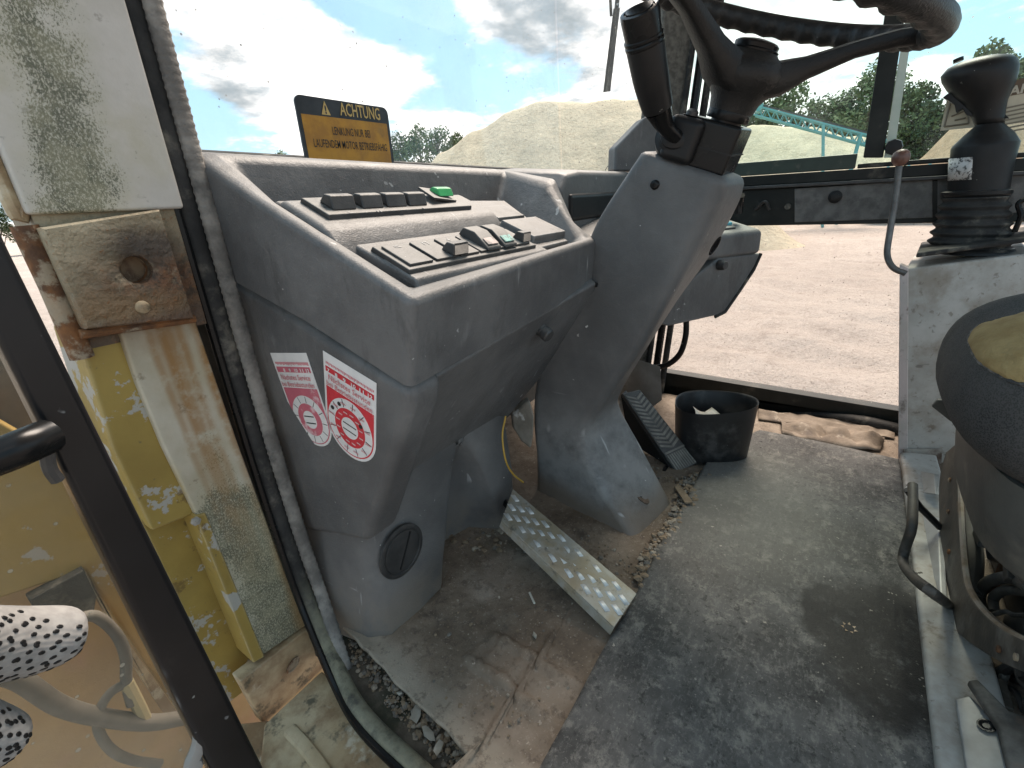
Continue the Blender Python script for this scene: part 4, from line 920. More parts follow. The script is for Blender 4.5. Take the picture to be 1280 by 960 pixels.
# ------------------------------------------------------------------ pedals
def pedals():
    M_alu = worn('dirty_aluminium', (.42, .40, .36), (.33, .31, .26), 12, .5, metal=.35, grain=(200, .15), dirt=[((.30, .24, .15), 16, .38, .62, .85), ((.09, .075, .06), 40, .58, .7, .7)])
    M_lug = worn('polished_tread', (.74, .74, .73), (.60, .60, .58), 40, .35, metal=.5, grain=None, dirt=[((.35, .30, .2), 20, .55, .75, .5)])
    tl, tr = at(627, 650, z=.125), at(641, 611, z=.125)
    br_, bl = at(796, 742, z=.042), at(768, 784, z=.042)
    t = thing('brake_pedal', 'long aluminium checker plate pedal slanting down to the floor, left of the steering column', 'pedal', (bl+br_)/2)
    n = (bl-tl).cross(tr-tl).normalized()
    if n.z < 0: n = -n
    p = MB(); p.hexa([tl-n*.004, tr-n*.004, br_-n*.004, bl-n*.004], [tl, tr, br_, bl]); obj('tread_plate', p, M_alu, t, bevel=.0012, seg=2)
    f = MB(); f.hexa([tl-n*.020, tl-n*.020+(tr-tl)*.04, bl-n*.022+(br_-bl)*.04, bl-n*.022], [tl-n*.0045, tl-n*.0045+(tr-tl)*.04, bl-n*.0045+(br_-bl)*.04, bl-n*.0045]); obj('flange', f, M_alu, t, bevel=.001, seg=2)
    arm = MB(); arm.tube([(tl+tr)/2*.8+(bl+br_)/2*.2-n*.01, V((.80, .62, .06)), V((.86, .72, .05))], .010, 8); obj('arm', arm, M_blacksteel, t)
    lug0 = None; L = (bl-tl); Wd = (tr-tl); Lb = br_-bl
    ey = ((bl+br_)-(tl+tr)).normalized(); rows = 14
    for r in range(rows):
        for c in range(3 if r % 2 == 0 else 2):
            q = (r+.6)/(rows+.2); s = (.2+.3*c) if r % 2 == 0 else (.35+.3*c)
            pos = (tl*(1-q)+bl*q)*(1-s)+(tr*(1-q)+br_*q)*s
            if lug0 is None:
                m = MB(); ex = Wd.normalized(); a, b_ = .0105, .036
                d = [V((0,0,0))-ex*a, ey*b_*.55, ex*a, -ey*b_*.55]
                d = [(ex*.95-ey*.35)*-a, ey*b_*.42+ex*.002, (ex*.95-ey*.35)*a, -ey*b_*.42-ex*.002]
                m.hexa([tl*0+x for x in d], [x*.75+n*.0022 for x in d]); m.v = [v+LOC[t.name] for v in m.v]
                lug0 = obj('tread_lug', m, M_lug, t); o = lug0
            else:
                o = lug0.copy(); col.objects.link(o); o.parent = t
            o.location = pos - LOC[t.name]
    # accelerator
    t2 = thing('accelerator_pedal', 'dark ribbed rubber accelerator pedal between the column foot and the black bucket', 'pedal', at(858, 585, z=.02))
    a, b_, c, d = [at(u, v, x=x) for u, v, x in ((778, 492, 1.235), (800, 487, 1.285), (873, 578, 1.285), (846, 592, 1.225))]
    n2 = (d-a).cross(b_-a).normalized()
    if n2.z < 0: n2 = -n2
    pb = MB(); pb.hexa([a-n2*.014, b_-n2*.014, c-n2*.014, d-n2*.014], [a, b_, c, d]); obj('pad', pb, M_switch, t2, bevel=.002, seg=2)
    M_tread = worn('dusty_tread_rubber', (.17, .16, .14), (.26, .245, .215), 30, .8, grain=(200, .4), dirt=[((.08, .075, .07), 20, .5, .7, .6)])
    tr_ = MB(); g = lambda s, q: (a*(1-q)+d*q)*(1-s)+(b_*(1-q)+c*q)*s
    for k in range(13):
        q = .03+.052*k
        for s0, s1 in ((.06, .49), (.94, .51)):
            dq = .055; P_ = [g(s0, q), g(s1, q+dq), g(s1, q+dq+.026), g(s0, q+.026)]; tr_.hexa([p+n2*.0002 for p in P_], [p+n2*.003 for p in P_])
    for k in range(9):
        s = .06+.1*k; P_ = [g(s, .79), g(s+.06, .79), g(s+.06, .985), g(s, .985)]; tr_.hexa([p+n2*.0002 for p in P_], [p+n2*.003 for p in P_])
    P_ = [g(.03, .755), g(.97, .755), g(.97, .775), g(.03, .775)]; tr_.hexa([p+n2*.0002 for p in P_], [p+n2*.003 for p in P_])
    obj('tread', tr_, M_tread, t2, kind='stuff')
    hr = MB(); e = (a+d)/2; hr.prism([a-n2*.014, d-n2*.014, V((d.x+.01, d.y+.03, .006)), V((1.25, .46, .05))], (.045, 0, 0)); obj('bracket', hr, M_black, t2, bevel=.003)
    ro = MB(); ro.lathe([(.013, -.02), (.013, .02)], at(836, 590, x=1.225)+V((0, .01, 0)), (1, 0, 0), 14); obj('roller', ro, M_blacksteel, t2, bevel=.002)
pedals()
# ------------------------------------------------------------------ bucket with papers
def bucket():
    M_bk = worn('dull_black_plastic_bucket', (.010, .010, .011), (.018, .018, .019), 6, .45, grain=None, dirt=[((.13, .125, .12), 7, .52, .72, .7), ((.3, .29, .27), 40, .66, .74, .5)])
    c0 = V((1.372, .245, .012)); t = thing('bucket', 'cut down black plastic bucket with papers inside, on the floor beside the accelerator', 'bucket', c0)
    ex = V((.30, -1, 0)).normalized(); ey = V((1, .30, 0)).normalized()
    def ring(z, k, th=0):
        out = []
        for i in range(48):
            a = 2*math.pi*i/48; ca, sa = math.cos(a), math.sin(a); q = 1/((abs(ca)**2.4+abs(sa)**2.4)**(1/2.4))
            rx, ry = (.112*k-th), (.088*k-th)*(1-.22*ca)
            out.append(c0+V((0, 0, z+ (.010*ca if z > .1 else 0)))+ex*ca*q*rx+ey*sa*q*ry)
        return out
    m = MB(); m.loft([ring(.0, .88), ring(.004, .91), ring(.08, .955), ring(.150, .99), ring(.157, 1.0), ring(.168, 1.0), ring(.167, .985), ring(.163, .975, .002), ring(.08, .935, .003), ring(.010, .87, .003)]); obj('bucket_body', m, M_bk, t, sharp=60)
    for (dx, dy, dz, rz, lab, w, h) in ((-.02, .012, .112, 22, 'crumpled white paper standing in the black bucket', .10, .085), (.0, -.005, .105, -12, 'folded pale leaflet lying in the black bucket', .10, .08)):
        p = MB(); n = 6; B = Matrix.Rotation(R(rz), 3, 'Z') @ Matrix.Rotation(R(28), 3, 'X')
        for j in range(n+1):
            for i in range(n+1): x, y = (i/n-.5)*w, (j/n-.5)*h; p.v.append(c0+V((dx, dy, dz))+B@V((x, y, .010*mnoise.noise(V((x*30+rz, y*30, 2))))))
        for j in range(n):
            for i in range(n): q = j*(n+1)+i; p.f.append((q, q+1, q+n+2, q+n+1))
        o = obj('paper', p, worn('crumpled_paper', (.62, .60, .55), (.5, .47, .42), 20, .7, grain=None, dirt=[((.35, .22, .16), 30, .6, .7, .6)]), loc=c0+V((dx, dy, dz)), sharp=30)
        md = o.modifiers.new('thick', 'SOLIDIFY'); md.thickness = .0008; tag(o, lab, 'paper')
bucket()
# ------------------------------------------------------------------ dashboard, right half
def right_dash():
    t = thing('side_dashboard', 'grey plastic right wing of the dashboard with lock knob, behind the steering column', 'dashboard', (1.4, .35, .4))
    A, B = V((1.12, .46, 0)), V((1.575, .205, 0)); d = (B-A).normalized(); n = V((d.y, -d.x, 0)); n = n if n.x < 0 else -n
    zt = at(955, 287, x=1.575).z; zs = at(952, 317, x=1.575).z; zb = at(905, 393, x=1.575).z
    up = MB(); back = V((.10, .34, 0))
    up.hexa([A+V((0,0,zs)), B+V((0,0,zs)), B+back+V((0,0,zs)), A+back+V((0,0,zs))], [A+V((0,0,zt-.005)), B+V((0,0,zt)), B+back*.9+V((0,0,zt+.09)), A+back+V((0,0,zt+.09))]); obj('upper_band', up, M_dash, t, bevel=.014, seg=4)
    pts = [(900, 322), (953, 317), (907, 392), (836, 408), (800, 400)]
    Bo = B-n*.006; P_ = [onp(u, v, Bo, n) for u, v in pts]
    lo = MB(); lo.prism(P_, (.06, .20, .03)); obj('lower_panel', lo, M_dash, t, bevel=.005)
    ed = MB(); ed.tube([onp(u, v, Bo, n) for u, v in ((951, 317), (942, 337), (924, 364), (906, 390), (894, 396))], .005, 8, smooth=False); obj('edge_trim', ed, M_rubber, t)
    c = onp(899, 331, Bo, n); k = MB(); k.lathe([(.014, 0), (.014, .012), (.012, .018), (.010, .022), (.001, .022)], c, n, 20); obj('lock_knob', k, M_switch, t, sharp=30)
    # symbols panel on top
    tp = V((0, 0, 1)); o = B+V((0, 0, zt)); p0 = A*.42+B*.58+V((0, 0, zt+.006))+back*.06; sx = d; sy = (back*.84+V((0,0,.09))).normalized(); nn = sx.cross(sy); nn = nn if nn.z > 0 else -nn
    pl = MB(); pl.box(p0+sx*.085+sy*.11+nn*.0, (.16, .20, .008), rot_to(nn, sx)); obj('switch_plate', pl, M_switch, t, bevel=.003)
    for i in range(3):
        for j in range(3):
            cc = ((.03, .33, .42), (.45, .16, .14), (.30, .30, .30), (.30, .30, .30), (.45, .2, .16), (.5, .48, .44), (.06, .4, .5), (.45, .42, .4), (.05, .05, .05))[i*3+j]
            s = MB(); s.box(p0+sx*(.035+.05*i)+sy*(.045+.055*j)+nn*.006, (.036, .036, .010), rot_to(nn, sx)); obj('symbol_switch', s, worn('symbol_plastic', cc, None, 20, .4, grain=None, dirt=[((.1, .1, .1), 50, .6, .7, .6)]), t, bevel=.002)
    kb = MB(); q = B+back*.22+V((-.02, 0, zt+.045)); kb.tube([q, q+V((0,0,.03)), q+V((-.015,-.005,.05))], [.012, .014, .011], 12); obj('toggle', kb, M_blackgloss, t)
right_dash()
h = MB(); h.tube([at(u, v, x=1.70) for u, v in ((858, 396), (857, 420), (850, 442), (836, 455), (822, 459))], .0105, 12)
tag(obj('grab_tube', h, M_blacksteel), 'bent black steel tube under the right wing of the dashboard by the far sill', 'tube')
# ------------------------------------------------------------------ far wall with its windows
FX = 1.81
def glassmat(name, tint, dirtamt, dirtc=(.5, .47, .42), gloss=.06):
    m = bpy.data.materials.new(name); m.use_nodes = True; t = NT(m.node_tree); t.n.remove(t.n['Principled BSDF']); out = t.n['Material Output']
    tr = t.new('ShaderNodeBsdfTransparent'); tr.inputs[0].default_value = (*tint, 1)
    gl = t.new('ShaderNodeBsdfGlossy'); gl.inputs['Roughness'].default_value = .03
    di = t.new('ShaderNodeBsdfDiffuse'); di.inputs[0].default_value = (*dirtc, 1)
    tl = t.new('ShaderNodeBsdfTranslucent'); tl.inputs[0].default_value = (*dirtc, 1)
    fr = t.new('ShaderNodeFresnel'); fr.inputs[0].default_value = 1.45
    m1 = t.new('ShaderNodeMixShader'); t.l.new(t.math('MULTIPLY', fr.outputs[0], gloss*1.2), m1.inputs[0]); t.l.new(tr.outputs[0], m1.inputs[1]); t.l.new(gl.outputs[0], m1.inputs[2])
    m2 = t.new('ShaderNodeMixShader'); m2.inputs[0].default_value = .5; t.l.new(di.outputs[0], m2.inputs[1]); t.l.new(tl.outputs[0], m2.inputs[2])
    film = t.mul(t.step(t.noise(3, 6, .65), .35, .75), dirtamt)
    d1 = t.mul(t.step(t.voro(42), .10, .05), t.step(t.noise(9, 3), .5, .55), .75)
    d2 = t.mul(t.step(t.voro(17), .045, .03), .85)
    st = t.mul(t.step(t.noise(14, 5, .7, stretch=(1, 1, .12)), .60, .75), dirtamt*.8)
    m3 = t.new('ShaderNodeMixShader'); t.l.new(t.math('MAXIMUM', t.math('MAXIMUM', d1, d2), t.math('ADD', film, st)), m3.inputs[0]); t.l.new(m1.outputs[0], m3.inputs[1]); t.l.new(m2.outputs[0], m3.inputs[2])
    t.l.new(m3.outputs[0], out.inputs[0]); return m
M_glass = glassmat('dusty_glass', (.97, .99, .99), .08, (.32, .31, .29)); M_glasslow = glassmat('dirty_lower_glass', (.97, .96, .95), .10, (.55, .47, .42)); M_glassside = glassmat('greenish_glass', (.90, .98, .96), .06, (.6, .62, .6))
def far_wall():
    t = thing('side_window', 'far side window of the cab in a dark frame with a grey trim rail', 'window', (FX, 0, .07))
    W = lambda u, v, dx=0: at(u, v, x=FX+dx)
    s = MB(); s.hexa([W(800, 492), W(1150, 540), W(1150, 540)+V((.05,0,0)), W(800, 492)+V((.05,0,0))], [W(800, 460), W(1150, 518), W(1150, 518)+V((.05,0,0)), W(800, 460)+V((.05,0,0))]); obj('bottom_rail', s, M_darkframe, t, bevel=.004)
    s2 = MB(); s2.tube([W(1150, 545, -.02), W(1085, 528, -.02), W(1040, 520, -.012), W(990, 516, .0)], [.028, .024, .014, .006], 10, flat=(1, .8)); obj('seal_end', s2, M_rubber, t)
    # trim rail: dark back, grey felt panel, chrome-ish lip
    yL, yR = .60, -1.05
    def rail(name, z0, z1, dx, th, mat, ya=yL, yb=yR, bev=.003):
        m = MB(); m.box(V((FX+dx+th/2, (ya+yb)/2, (z0+z1)/2)), (th, ya-yb, z1-z0)); return obj(name, m, mat, t, bevel=bev)
    zb = .640; rail('trim_rail', zb, .752, .0, .04, M_darkframe)
    M_felt = worn('grey_dirty_panel', (.10, .097, .093), (.155, .15, .143), 30, .85, grain=(260, .5), dirt=[((.06, .06, .055), 25, .5, .7, .7)])
    pn = MB(); pn.prism([W(u, v, -.006) for u, v in ((993, 236), (1166, 224), (1166, 272), (993, 278))], (.006, 0, 0)); obj('grey_panel', pn, M_felt, t, bevel=.002)
    pn = MB(); pn.prism([W(u, v, -.006) for u, v in ((1172, 224), (1330, 210), (1330, 262), (1172, 272))], (.006, 0, 0)); obj('grey_panel', pn, M_felt, t, bevel=.002)
    k = MB(); c = W(1044, 246, -.007); k.lathe([(.018, 0), (.018, -.004), (.010, -.006), (.010, -.014), (.001, -.015)], c, (1, 0, 0), 18); obj('panel_stud', k, M_black, t, sharp=30)
    for u, v in ((950, 256), (985, 258)):
        k = MB(); k.lathe([(.009, 0), (.009, -.012), (.001, -.013)], W(u, v, -.002), (1, 0, 0), 10); obj('latch_stud', k, M_rubber, t)
    k = MB(); k.tube([W(944, 262, -.004), W(956, 252, -.02), W(962, 262, -.01)], .005, 6); obj('latch', k, M_switch, t)
    rail('lip', .752, .762, -.02, .05, M_switch); rail('sash_rail', .762, .792, .0, .03, M_darkframe)
    M_green = worn('dark_green_anodised_frame', (.014, .030, .022), (.025, .045, .034), 8, .45, grain=None, dirt=[((.2, .18, .14), 20, .55, .75, .4)])
    rail('sash_rail', .794, .834, .006, .02, M_green, .6, .02); rail('track', .794, .806, .005, .02, M_darkframe, .015, yR)
    ps = MB(); q = [W(1079, 197), W(1104, 197), W(1139, -30), W(1113, -30)]; ps.prism(q, (.025, 0, 0)); obj('window_post', ps, M_darkframe, t, bevel=.003)
    gl = MB(); q = [W(1105, 197, .004), W(1117, 197, .004), W(1150, -30, .004), W(1140, -30, .004)]; gl.prism(q, (.012, 0, 0)); obj('post_edge', gl, worn('green_glass_edge', (.42, .52, .44), (.55, .6, .53), 10, .3, grain=None), t)
    lk = MB(); c = W(1117, 184, -.012); lk.lathe([(.006, .02), (.006, 0), (.019, -.002), (.021, -.008), (.019, -.014), (.001, -.016)], c, (1, 0, 0), 8); obj('catch_knob', lk, M_black, t)
    tf = MB(); tf.box(V((FX+.02, -.2, 1.36)), (.04, 1.6, .05)); obj('top_rail', tf, M_darkframe, t, bevel=.004)
    for nm, pts, mt in (('lower_pane', [V((FX+.02, .60, .06)), V((FX+.02, -1.05, .06)), V((FX+.02, -1.05, .645)), V((FX+.02, .60, .645))], M_glasslow), ('upper_pane', [V((FX+.015, .60, .80)), V((FX+.015, -1.05, .80)), V((FX+.015, -1.05, 1.35)), V((FX+.015, .60, 1.35))], M_glassside)):
        g = MB(); g.prism(pts, (.004, 0, 0)); obj(nm, g, mt, t, smooth=False)
    # wall below the sill and rear column
    lw = thing('cab_side_wall', 'dark lower cab wall under the far window', 'wall', (FX, 0, 0)); m = MB(); m.box(V((FX+.025, -.2, -.02)), (.05, 1.9, .10)); obj('wall_sheet', m, M_darkframe, lw)
    # warning label on the pane
    l = thing('warning_label', 'cream WARNUNG label with small print stuck on the far window behind the joystick', 'label', W(1220, 140, .0))
    lp = [W(1176, 163), W(1185, 121), W(1330, 88), W(1330, 148)]
    m = MB(); m.prism([p+V((.012, 0, 0)) for p in lp], (.0006, 0, 0)); obj('label_sheet', m, worn('yellowed_label', (.60, .55, .42), (.52, .47, .35), 14, .5, grain=None), l)
    ex = (lp[2]-lp[1]).normalized(); ey = V((0, 0, 1)); b = MB(); q = [W(1216, 111.5), W(1328, 86), W(1330, 107), W(1216, 128)]; b.prism([p+V((.011, 0, 0)) for p in q], (.0006, 0, 0)); obj('header', b, worn('brown_header', (.13, .085, .05), None, grain=None), l)
    M_cr = flat('cream_print', (.6, .56, .45)); o = W(1240, 124)+V((.0095, 0, 0)); e = (W(1328, 104)-W(1240, 124)).normalized()
    text('lettering', 'WARNUNG', .028, o, e, V((0, 0, 1)), M_cr, l, bold=.03, h=0)
    pr = MB()
    for k in range(7):
        a, b_ = W(1252, 135+k*5), W(1330, 118+k*5.4); pr.prism([p+V((.010, 0, 0)) for p in (a, b_, b_+V((0,0,-.004)), a+V((0,0,-.004)))], (.0004, 0, 0))
    fr = [W(1181, 158), W(1189, 126), W(1212, 121), W(1212, 154)]
    for i in range(4):
        a, b_ = fr[i], fr[(i+1) % 4]; pr.tube([a+V((.011,0,0)), b_+V((.011,0,0))], .0022, 4, smooth=False)
    pr.tube([W(1190, 145)+V((.011,0,0)), W(1207, 138)+V((.011,0,0))], .002, 4, smooth=False); pr.tube([W(1194, 150)+V((.011,0,0)), W(1208, 147)+V((.011,0,0))], .002, 4, smooth=False)
    obj('fine_print', pr, worn('grey_print', (.22, .19, .14), None, grain=None), l, kind='stuff')
far_wall()
# right front pillar with its seals, kick cover, windscreen, wiper
def right_pillar():
    t = thing('cab_pillar', 'dark front pillar of the cab behind the steering wheel', 'pillar', (1.78, .50, 0))
    M_tweed = worn('speckled_dark_trim', (.06, .057, .05), (.12, .115, .10), 60, .85, grain=(180, .7))
    m = MB(); m.hexa([V((1.66, .66, .0)), V((1.74, .58, .0)), V((1.80, .62, .0)), V((1.72, .72, .0))], [V((1.70, .56, 1.42)), V((1.77, .48, 1.42)), V((1.83, .54, 1.42)), V((1.76, .62, 1.42))]); obj('post', m, M_tweed, t, bevel=.01)
    for k, (dx, dy, r, mt) in enumerate(((.022, -.022, .010, M_rubber), (.046, -.046, .014, M_blackgloss), (.075, -.07, .012, M_rubber))):
        s = MB(); s.tube([V((1.74+dx-.03, .58+dy+.02, .0)), V((1.77+dx-.03, .48+dy+.02, 1.42))], r, 8, smooth=False); obj('seal_strip', s, mt, t)
    g = MB(); q = [onp(u, v, (1.60, .58, .8), (.75, .66, 0)) for u, v in ((768, 214), (769, 184), (806, 146), (830, 140), (830, 215))]; g.prism(q, (.06, .05, 0)); tag(obj('kick_cover', g, M_dash, bevel=.008), 'grey angular plastic cover at the foot of the far pillar', 'cover')
    st = MB(); st.tube([V((1.80, .60, .85)), V((1.84, .58, 1.42))], .012, 8, smooth=False); 
right_pillar()
ws = thing('windscreen', 'dusty windscreen pane with insect specks in front of the dashboard', 'windscreen', (1.0, .97, .82))
g = MB(); g.prism([V((.31, .97, .82)), V((1.78, .97, .82)), V((1.80, 1.0, 1.42)), V((.31, 1.0, 1.42))], (0, .004, 0)); obj('pane', g, M_glass, ws, smooth=False)
qg = thing('corner_pane', 'narrow dusty front corner pane between windscreen and far pillar', 'window', (1.77, .8, .8))
g = MB(); g.prism([V((1.784, .965, .82)), V((1.80, .62, .82)), V((1.83, .64, 1.42)), V((1.805, .995, 1.42))], (.004, 0, 0)); obj('pane', g, M_glass, qg, smooth=False)
def wiper():
    t = thing('wiper', 'black windscreen wiper hanging outside the glass left of the turn lever', 'wiper', at(768, 0, y=1.02))
    m = MB(); m.tube([at(u, v, y=1.03) for u, v in ((777, -60), (770, 20), (765, 60))], .010, 6, smooth=False); obj('arm', m, M_blacksteel, t)
    b = MB(); b.prism([at(u, v, y=1.02) for u, v in ((770, 10), (775, 10), (763, 114), (757, 115))], (0, .012, 0)); obj('blade', b, M_rubber, t)
    b = MB(); b.tube([at(761, -50, y=1.035), at(763, 2, y=1.035), at(764, 20, y=1.03)], .006, 6, smooth=False); obj('hose', b, M_rubber, t)
wiper()
# ------------------------------------------------------------------ side console, joystick, lever
CA, CB = at(1130, 334, x=1.6), at(1128, 592, x=1.6); CD = V((.30, -.95, .0)).normalized()
CN = (CB-CA).cross(CD).normalized()
if CN.x > 0: CN = -CN
def console():
    t = thing('side_console', 'dirty white painted steel console beside the seat, chipped to rust at its foot', 'console', (1.7, -.3, 0))
    q = lambda u, v: onp(u, v, CA, CN)
    m = MB(); m.prism([q(1131, 336), q(1290, 316), q(1330, 600), q(1128, 592)], V((.28, -.035, 0))); obj('body', m, M_whitepaint, t, bevel=.006)
    e = MB(); e.prism([q(1124, 330)+CN*.002, q(1135, 335)+CN*.002, q(1134, 590)+CN*.002, q(1122, 596)+CN*.002], V((.03, -.004, 0))); obj('front_edge', e, worn('pinkish_chipped_paint', (.50, .42, .40), (.40, .36, .33), 12, .6, grain=(150, .3), dirt=[((.09, .06, .04), 18, .55, .7, .8)]), t, bevel=.002)
    p = MB(); o = q(1137, 322); z = o.z+.006
    p.prism([q(1140, 328)+CN*.012+V((0,0,.012)), q(1300, 306)+CN*.012+V((0,0,.012)), q(1300, 306)+V((.28, -.035, .012)), q(1140, 328)+V((.28, -.035, .012))], (0, 0, .012)); obj('top_plate', p, M_rubber, t, bevel=.004)
    fl = MB(); fl.prism([q(1128, 560)+CN*.004, q(1176, 560)+CN*.004, q(1174, 590)+CN*.004, q(1124, 600)+CN*.004], CN*.004); obj('rust_plate', fl, worn('rotten_paint', (.36, .33, .29), (.10, .06, .04), 22, .8, grain=(90, .9)), t)
    return q
CQ = console()
def joystick():
    base = onp(1222, 300, CA-CN*.10, CN); hd = V((base.x, base.y, 0)).normalized(); tv = V((hd.y, -hd.x, 0))
    t = thing('joystick', 'black joystick with a cap shaped knob on a ribbed rubber gaiter, on the white console', 'joystick', base)
    def el(u0, u1, v, k=.85, zoff=0):
        a, b = onp(u0, v, base, hd), onp(u1, v, base, hd); c = (a+b)/2; r = (b-a).length/2; z = c.z
        return [V((c.x, c.y, z+zoff))+tv*r*math.cos(q)+hd*r*k*math.sin(q) for q in [2*math.pi*i/32 for i in range(32)]]
    g = MB(); L = []
    for k in range(48):
        q = k/47; v = 312-66*q; w = 55-13*q+3.4*math.cos(q*2*math.pi*6.0)*(1-.3*q); cu = 1213+7*q
        L.append(el(cu-w, cu+w, v))
    g.loft(L); obj('gaiter', g, M_rubber, t, sharp=180)
    f = MB(); f.loft([el(1178, 1262, 246), el(1176, 1266, 243), el(1176, 1267, 239), el(1186, 1262, 237)]); obj('flange', f, M_black, t, sharp=25)
    fr = MB(); fr.loft([el(1160, 1270, 316), el(1162, 1268, 308)]); obj('gaiter_frame', fr, M_black, t)
    b = MB(); b.loft([el(1184, 1262, 240), el(1187, 1268, 205), el(1189, 1274, 184), el(1191, 1275, 180), el(1204, 1268, 168), el(1218, 1256, 157), el(1220, 1254, 152)]); obj('housing', b, M_black, t, sharp=28)
    k = MB(); k.loft([el(1218, 1256, 155), el(1216, 1256, 148), el(1212, 1257, 139), el(1203, 1259, 128), el(1194, 1263, 119), el(1185, 1268, 108), el(1179, 1271, 97), el(1178, 1272, 89), el(1186, 1270, 80), el(1200, 1263, 74), el(1216, 1250, 71)]); kn = obj('knob', k, M_black, t, sharp=180)
    def outline(P_, nm, th=.012):
        m = MB(); pts = [onp(u, v, base-hd*th/2, hd) for u, v in P_]; m.prism(pts, hd*th); obj(nm, m, M_black, kn, bevel=.002)
    outline(((1186, 116), (1178, 122), (1186, 126), (1193, 131), (1195, 141), (1203, 136), (1208, 144), (1216, 146), (1225, 120)), 'trigger', .028); outline(((1252, 138), (1262, 148), (1256, 148), (1250, 144)), 'switch', .014)
    bt = MB(); c = onp(1198, 75, base, hd); bt.lathe([(.010, -.004), (.010, .004), (.001, .005)], c, (-.3*tv+V((0,0,1))), 14); obj('button', bt, M_blackgloss, kn)
    # pictogram plate curved on the housing
    pv = MB(); cols = 8
    for j, v in enumerate((196, 224)):
        for i in range(cols+1):
            E_ = el(1186-.05*(v-196), 1266-.1*(v-196), v); c = sum(E_, V())/32; r = (E_[0]-c).length*1.012; a = math.pi*(1.08+.36*i/cols); pv.v.append(c+tv*r*math.cos(a)+hd*r*.85*math.sin(a))
    for i in range(cols): pv.f.append((i, i+1, cols+2+i, cols+1+i))
    o = obj('pictogram_plate', pv, worn('pictogram_white', (.55, .55, .54), None, 20, .4, grain=None, dirt=[((.04, .04, .04), 110, .52, .58, .9)]), t, fix=False)
    md = o.modifiers.new('thick', 'SOLIDIFY'); md.thickness = .001; md.offset = 1
    cb = MB(); p = [onp(u, v, base-hd*.02, hd) for u, v in ((1268, 290), (1276, 270), (1273, 255), (1284, 248))]; cb.tube(p, .006, 8); obj('cable', cb, M_blackgloss, t)
joystick()
def ctrl_lever():
    P_ = [at(u, v, x=x) for u, v, x in ((1124, 206, 1.64), (1119, 250, 1.635), (1112, 292, 1.625), (1109, 318, 1.615), (1116, 334, 1.60), (1132, 342, 1.60))]
    t = thing('control_lever', 'bent steel lever with a small brown ball knob in front of the white console', 'lever', P_[-1])
    m = MB(); m.tube(P_, .0075, 12); obj('rod', m, worn('worn_grey_steel', (.16, .155, .15), (.08, .078, .075), 20, .45, metal=.5, grain=None, dirt=[((.12, .06, .03), 30, .55, .7, .6)]), t)
    c = at(1126, 197, x=1.64); k = MB(); k.lathe([(.006, -.020), (.012, -.017), (.0185, -.007), (.0195, .002), (.0165, .012), (.009, .018), (.001, .0195)], c, (0, .05, 1), 20); obj('ball_knob', k, worn('brown_bakelite', (.12, .055, .04), (.17, .08, .06), 20, .4, grain=None), t)
ctrl_lever()
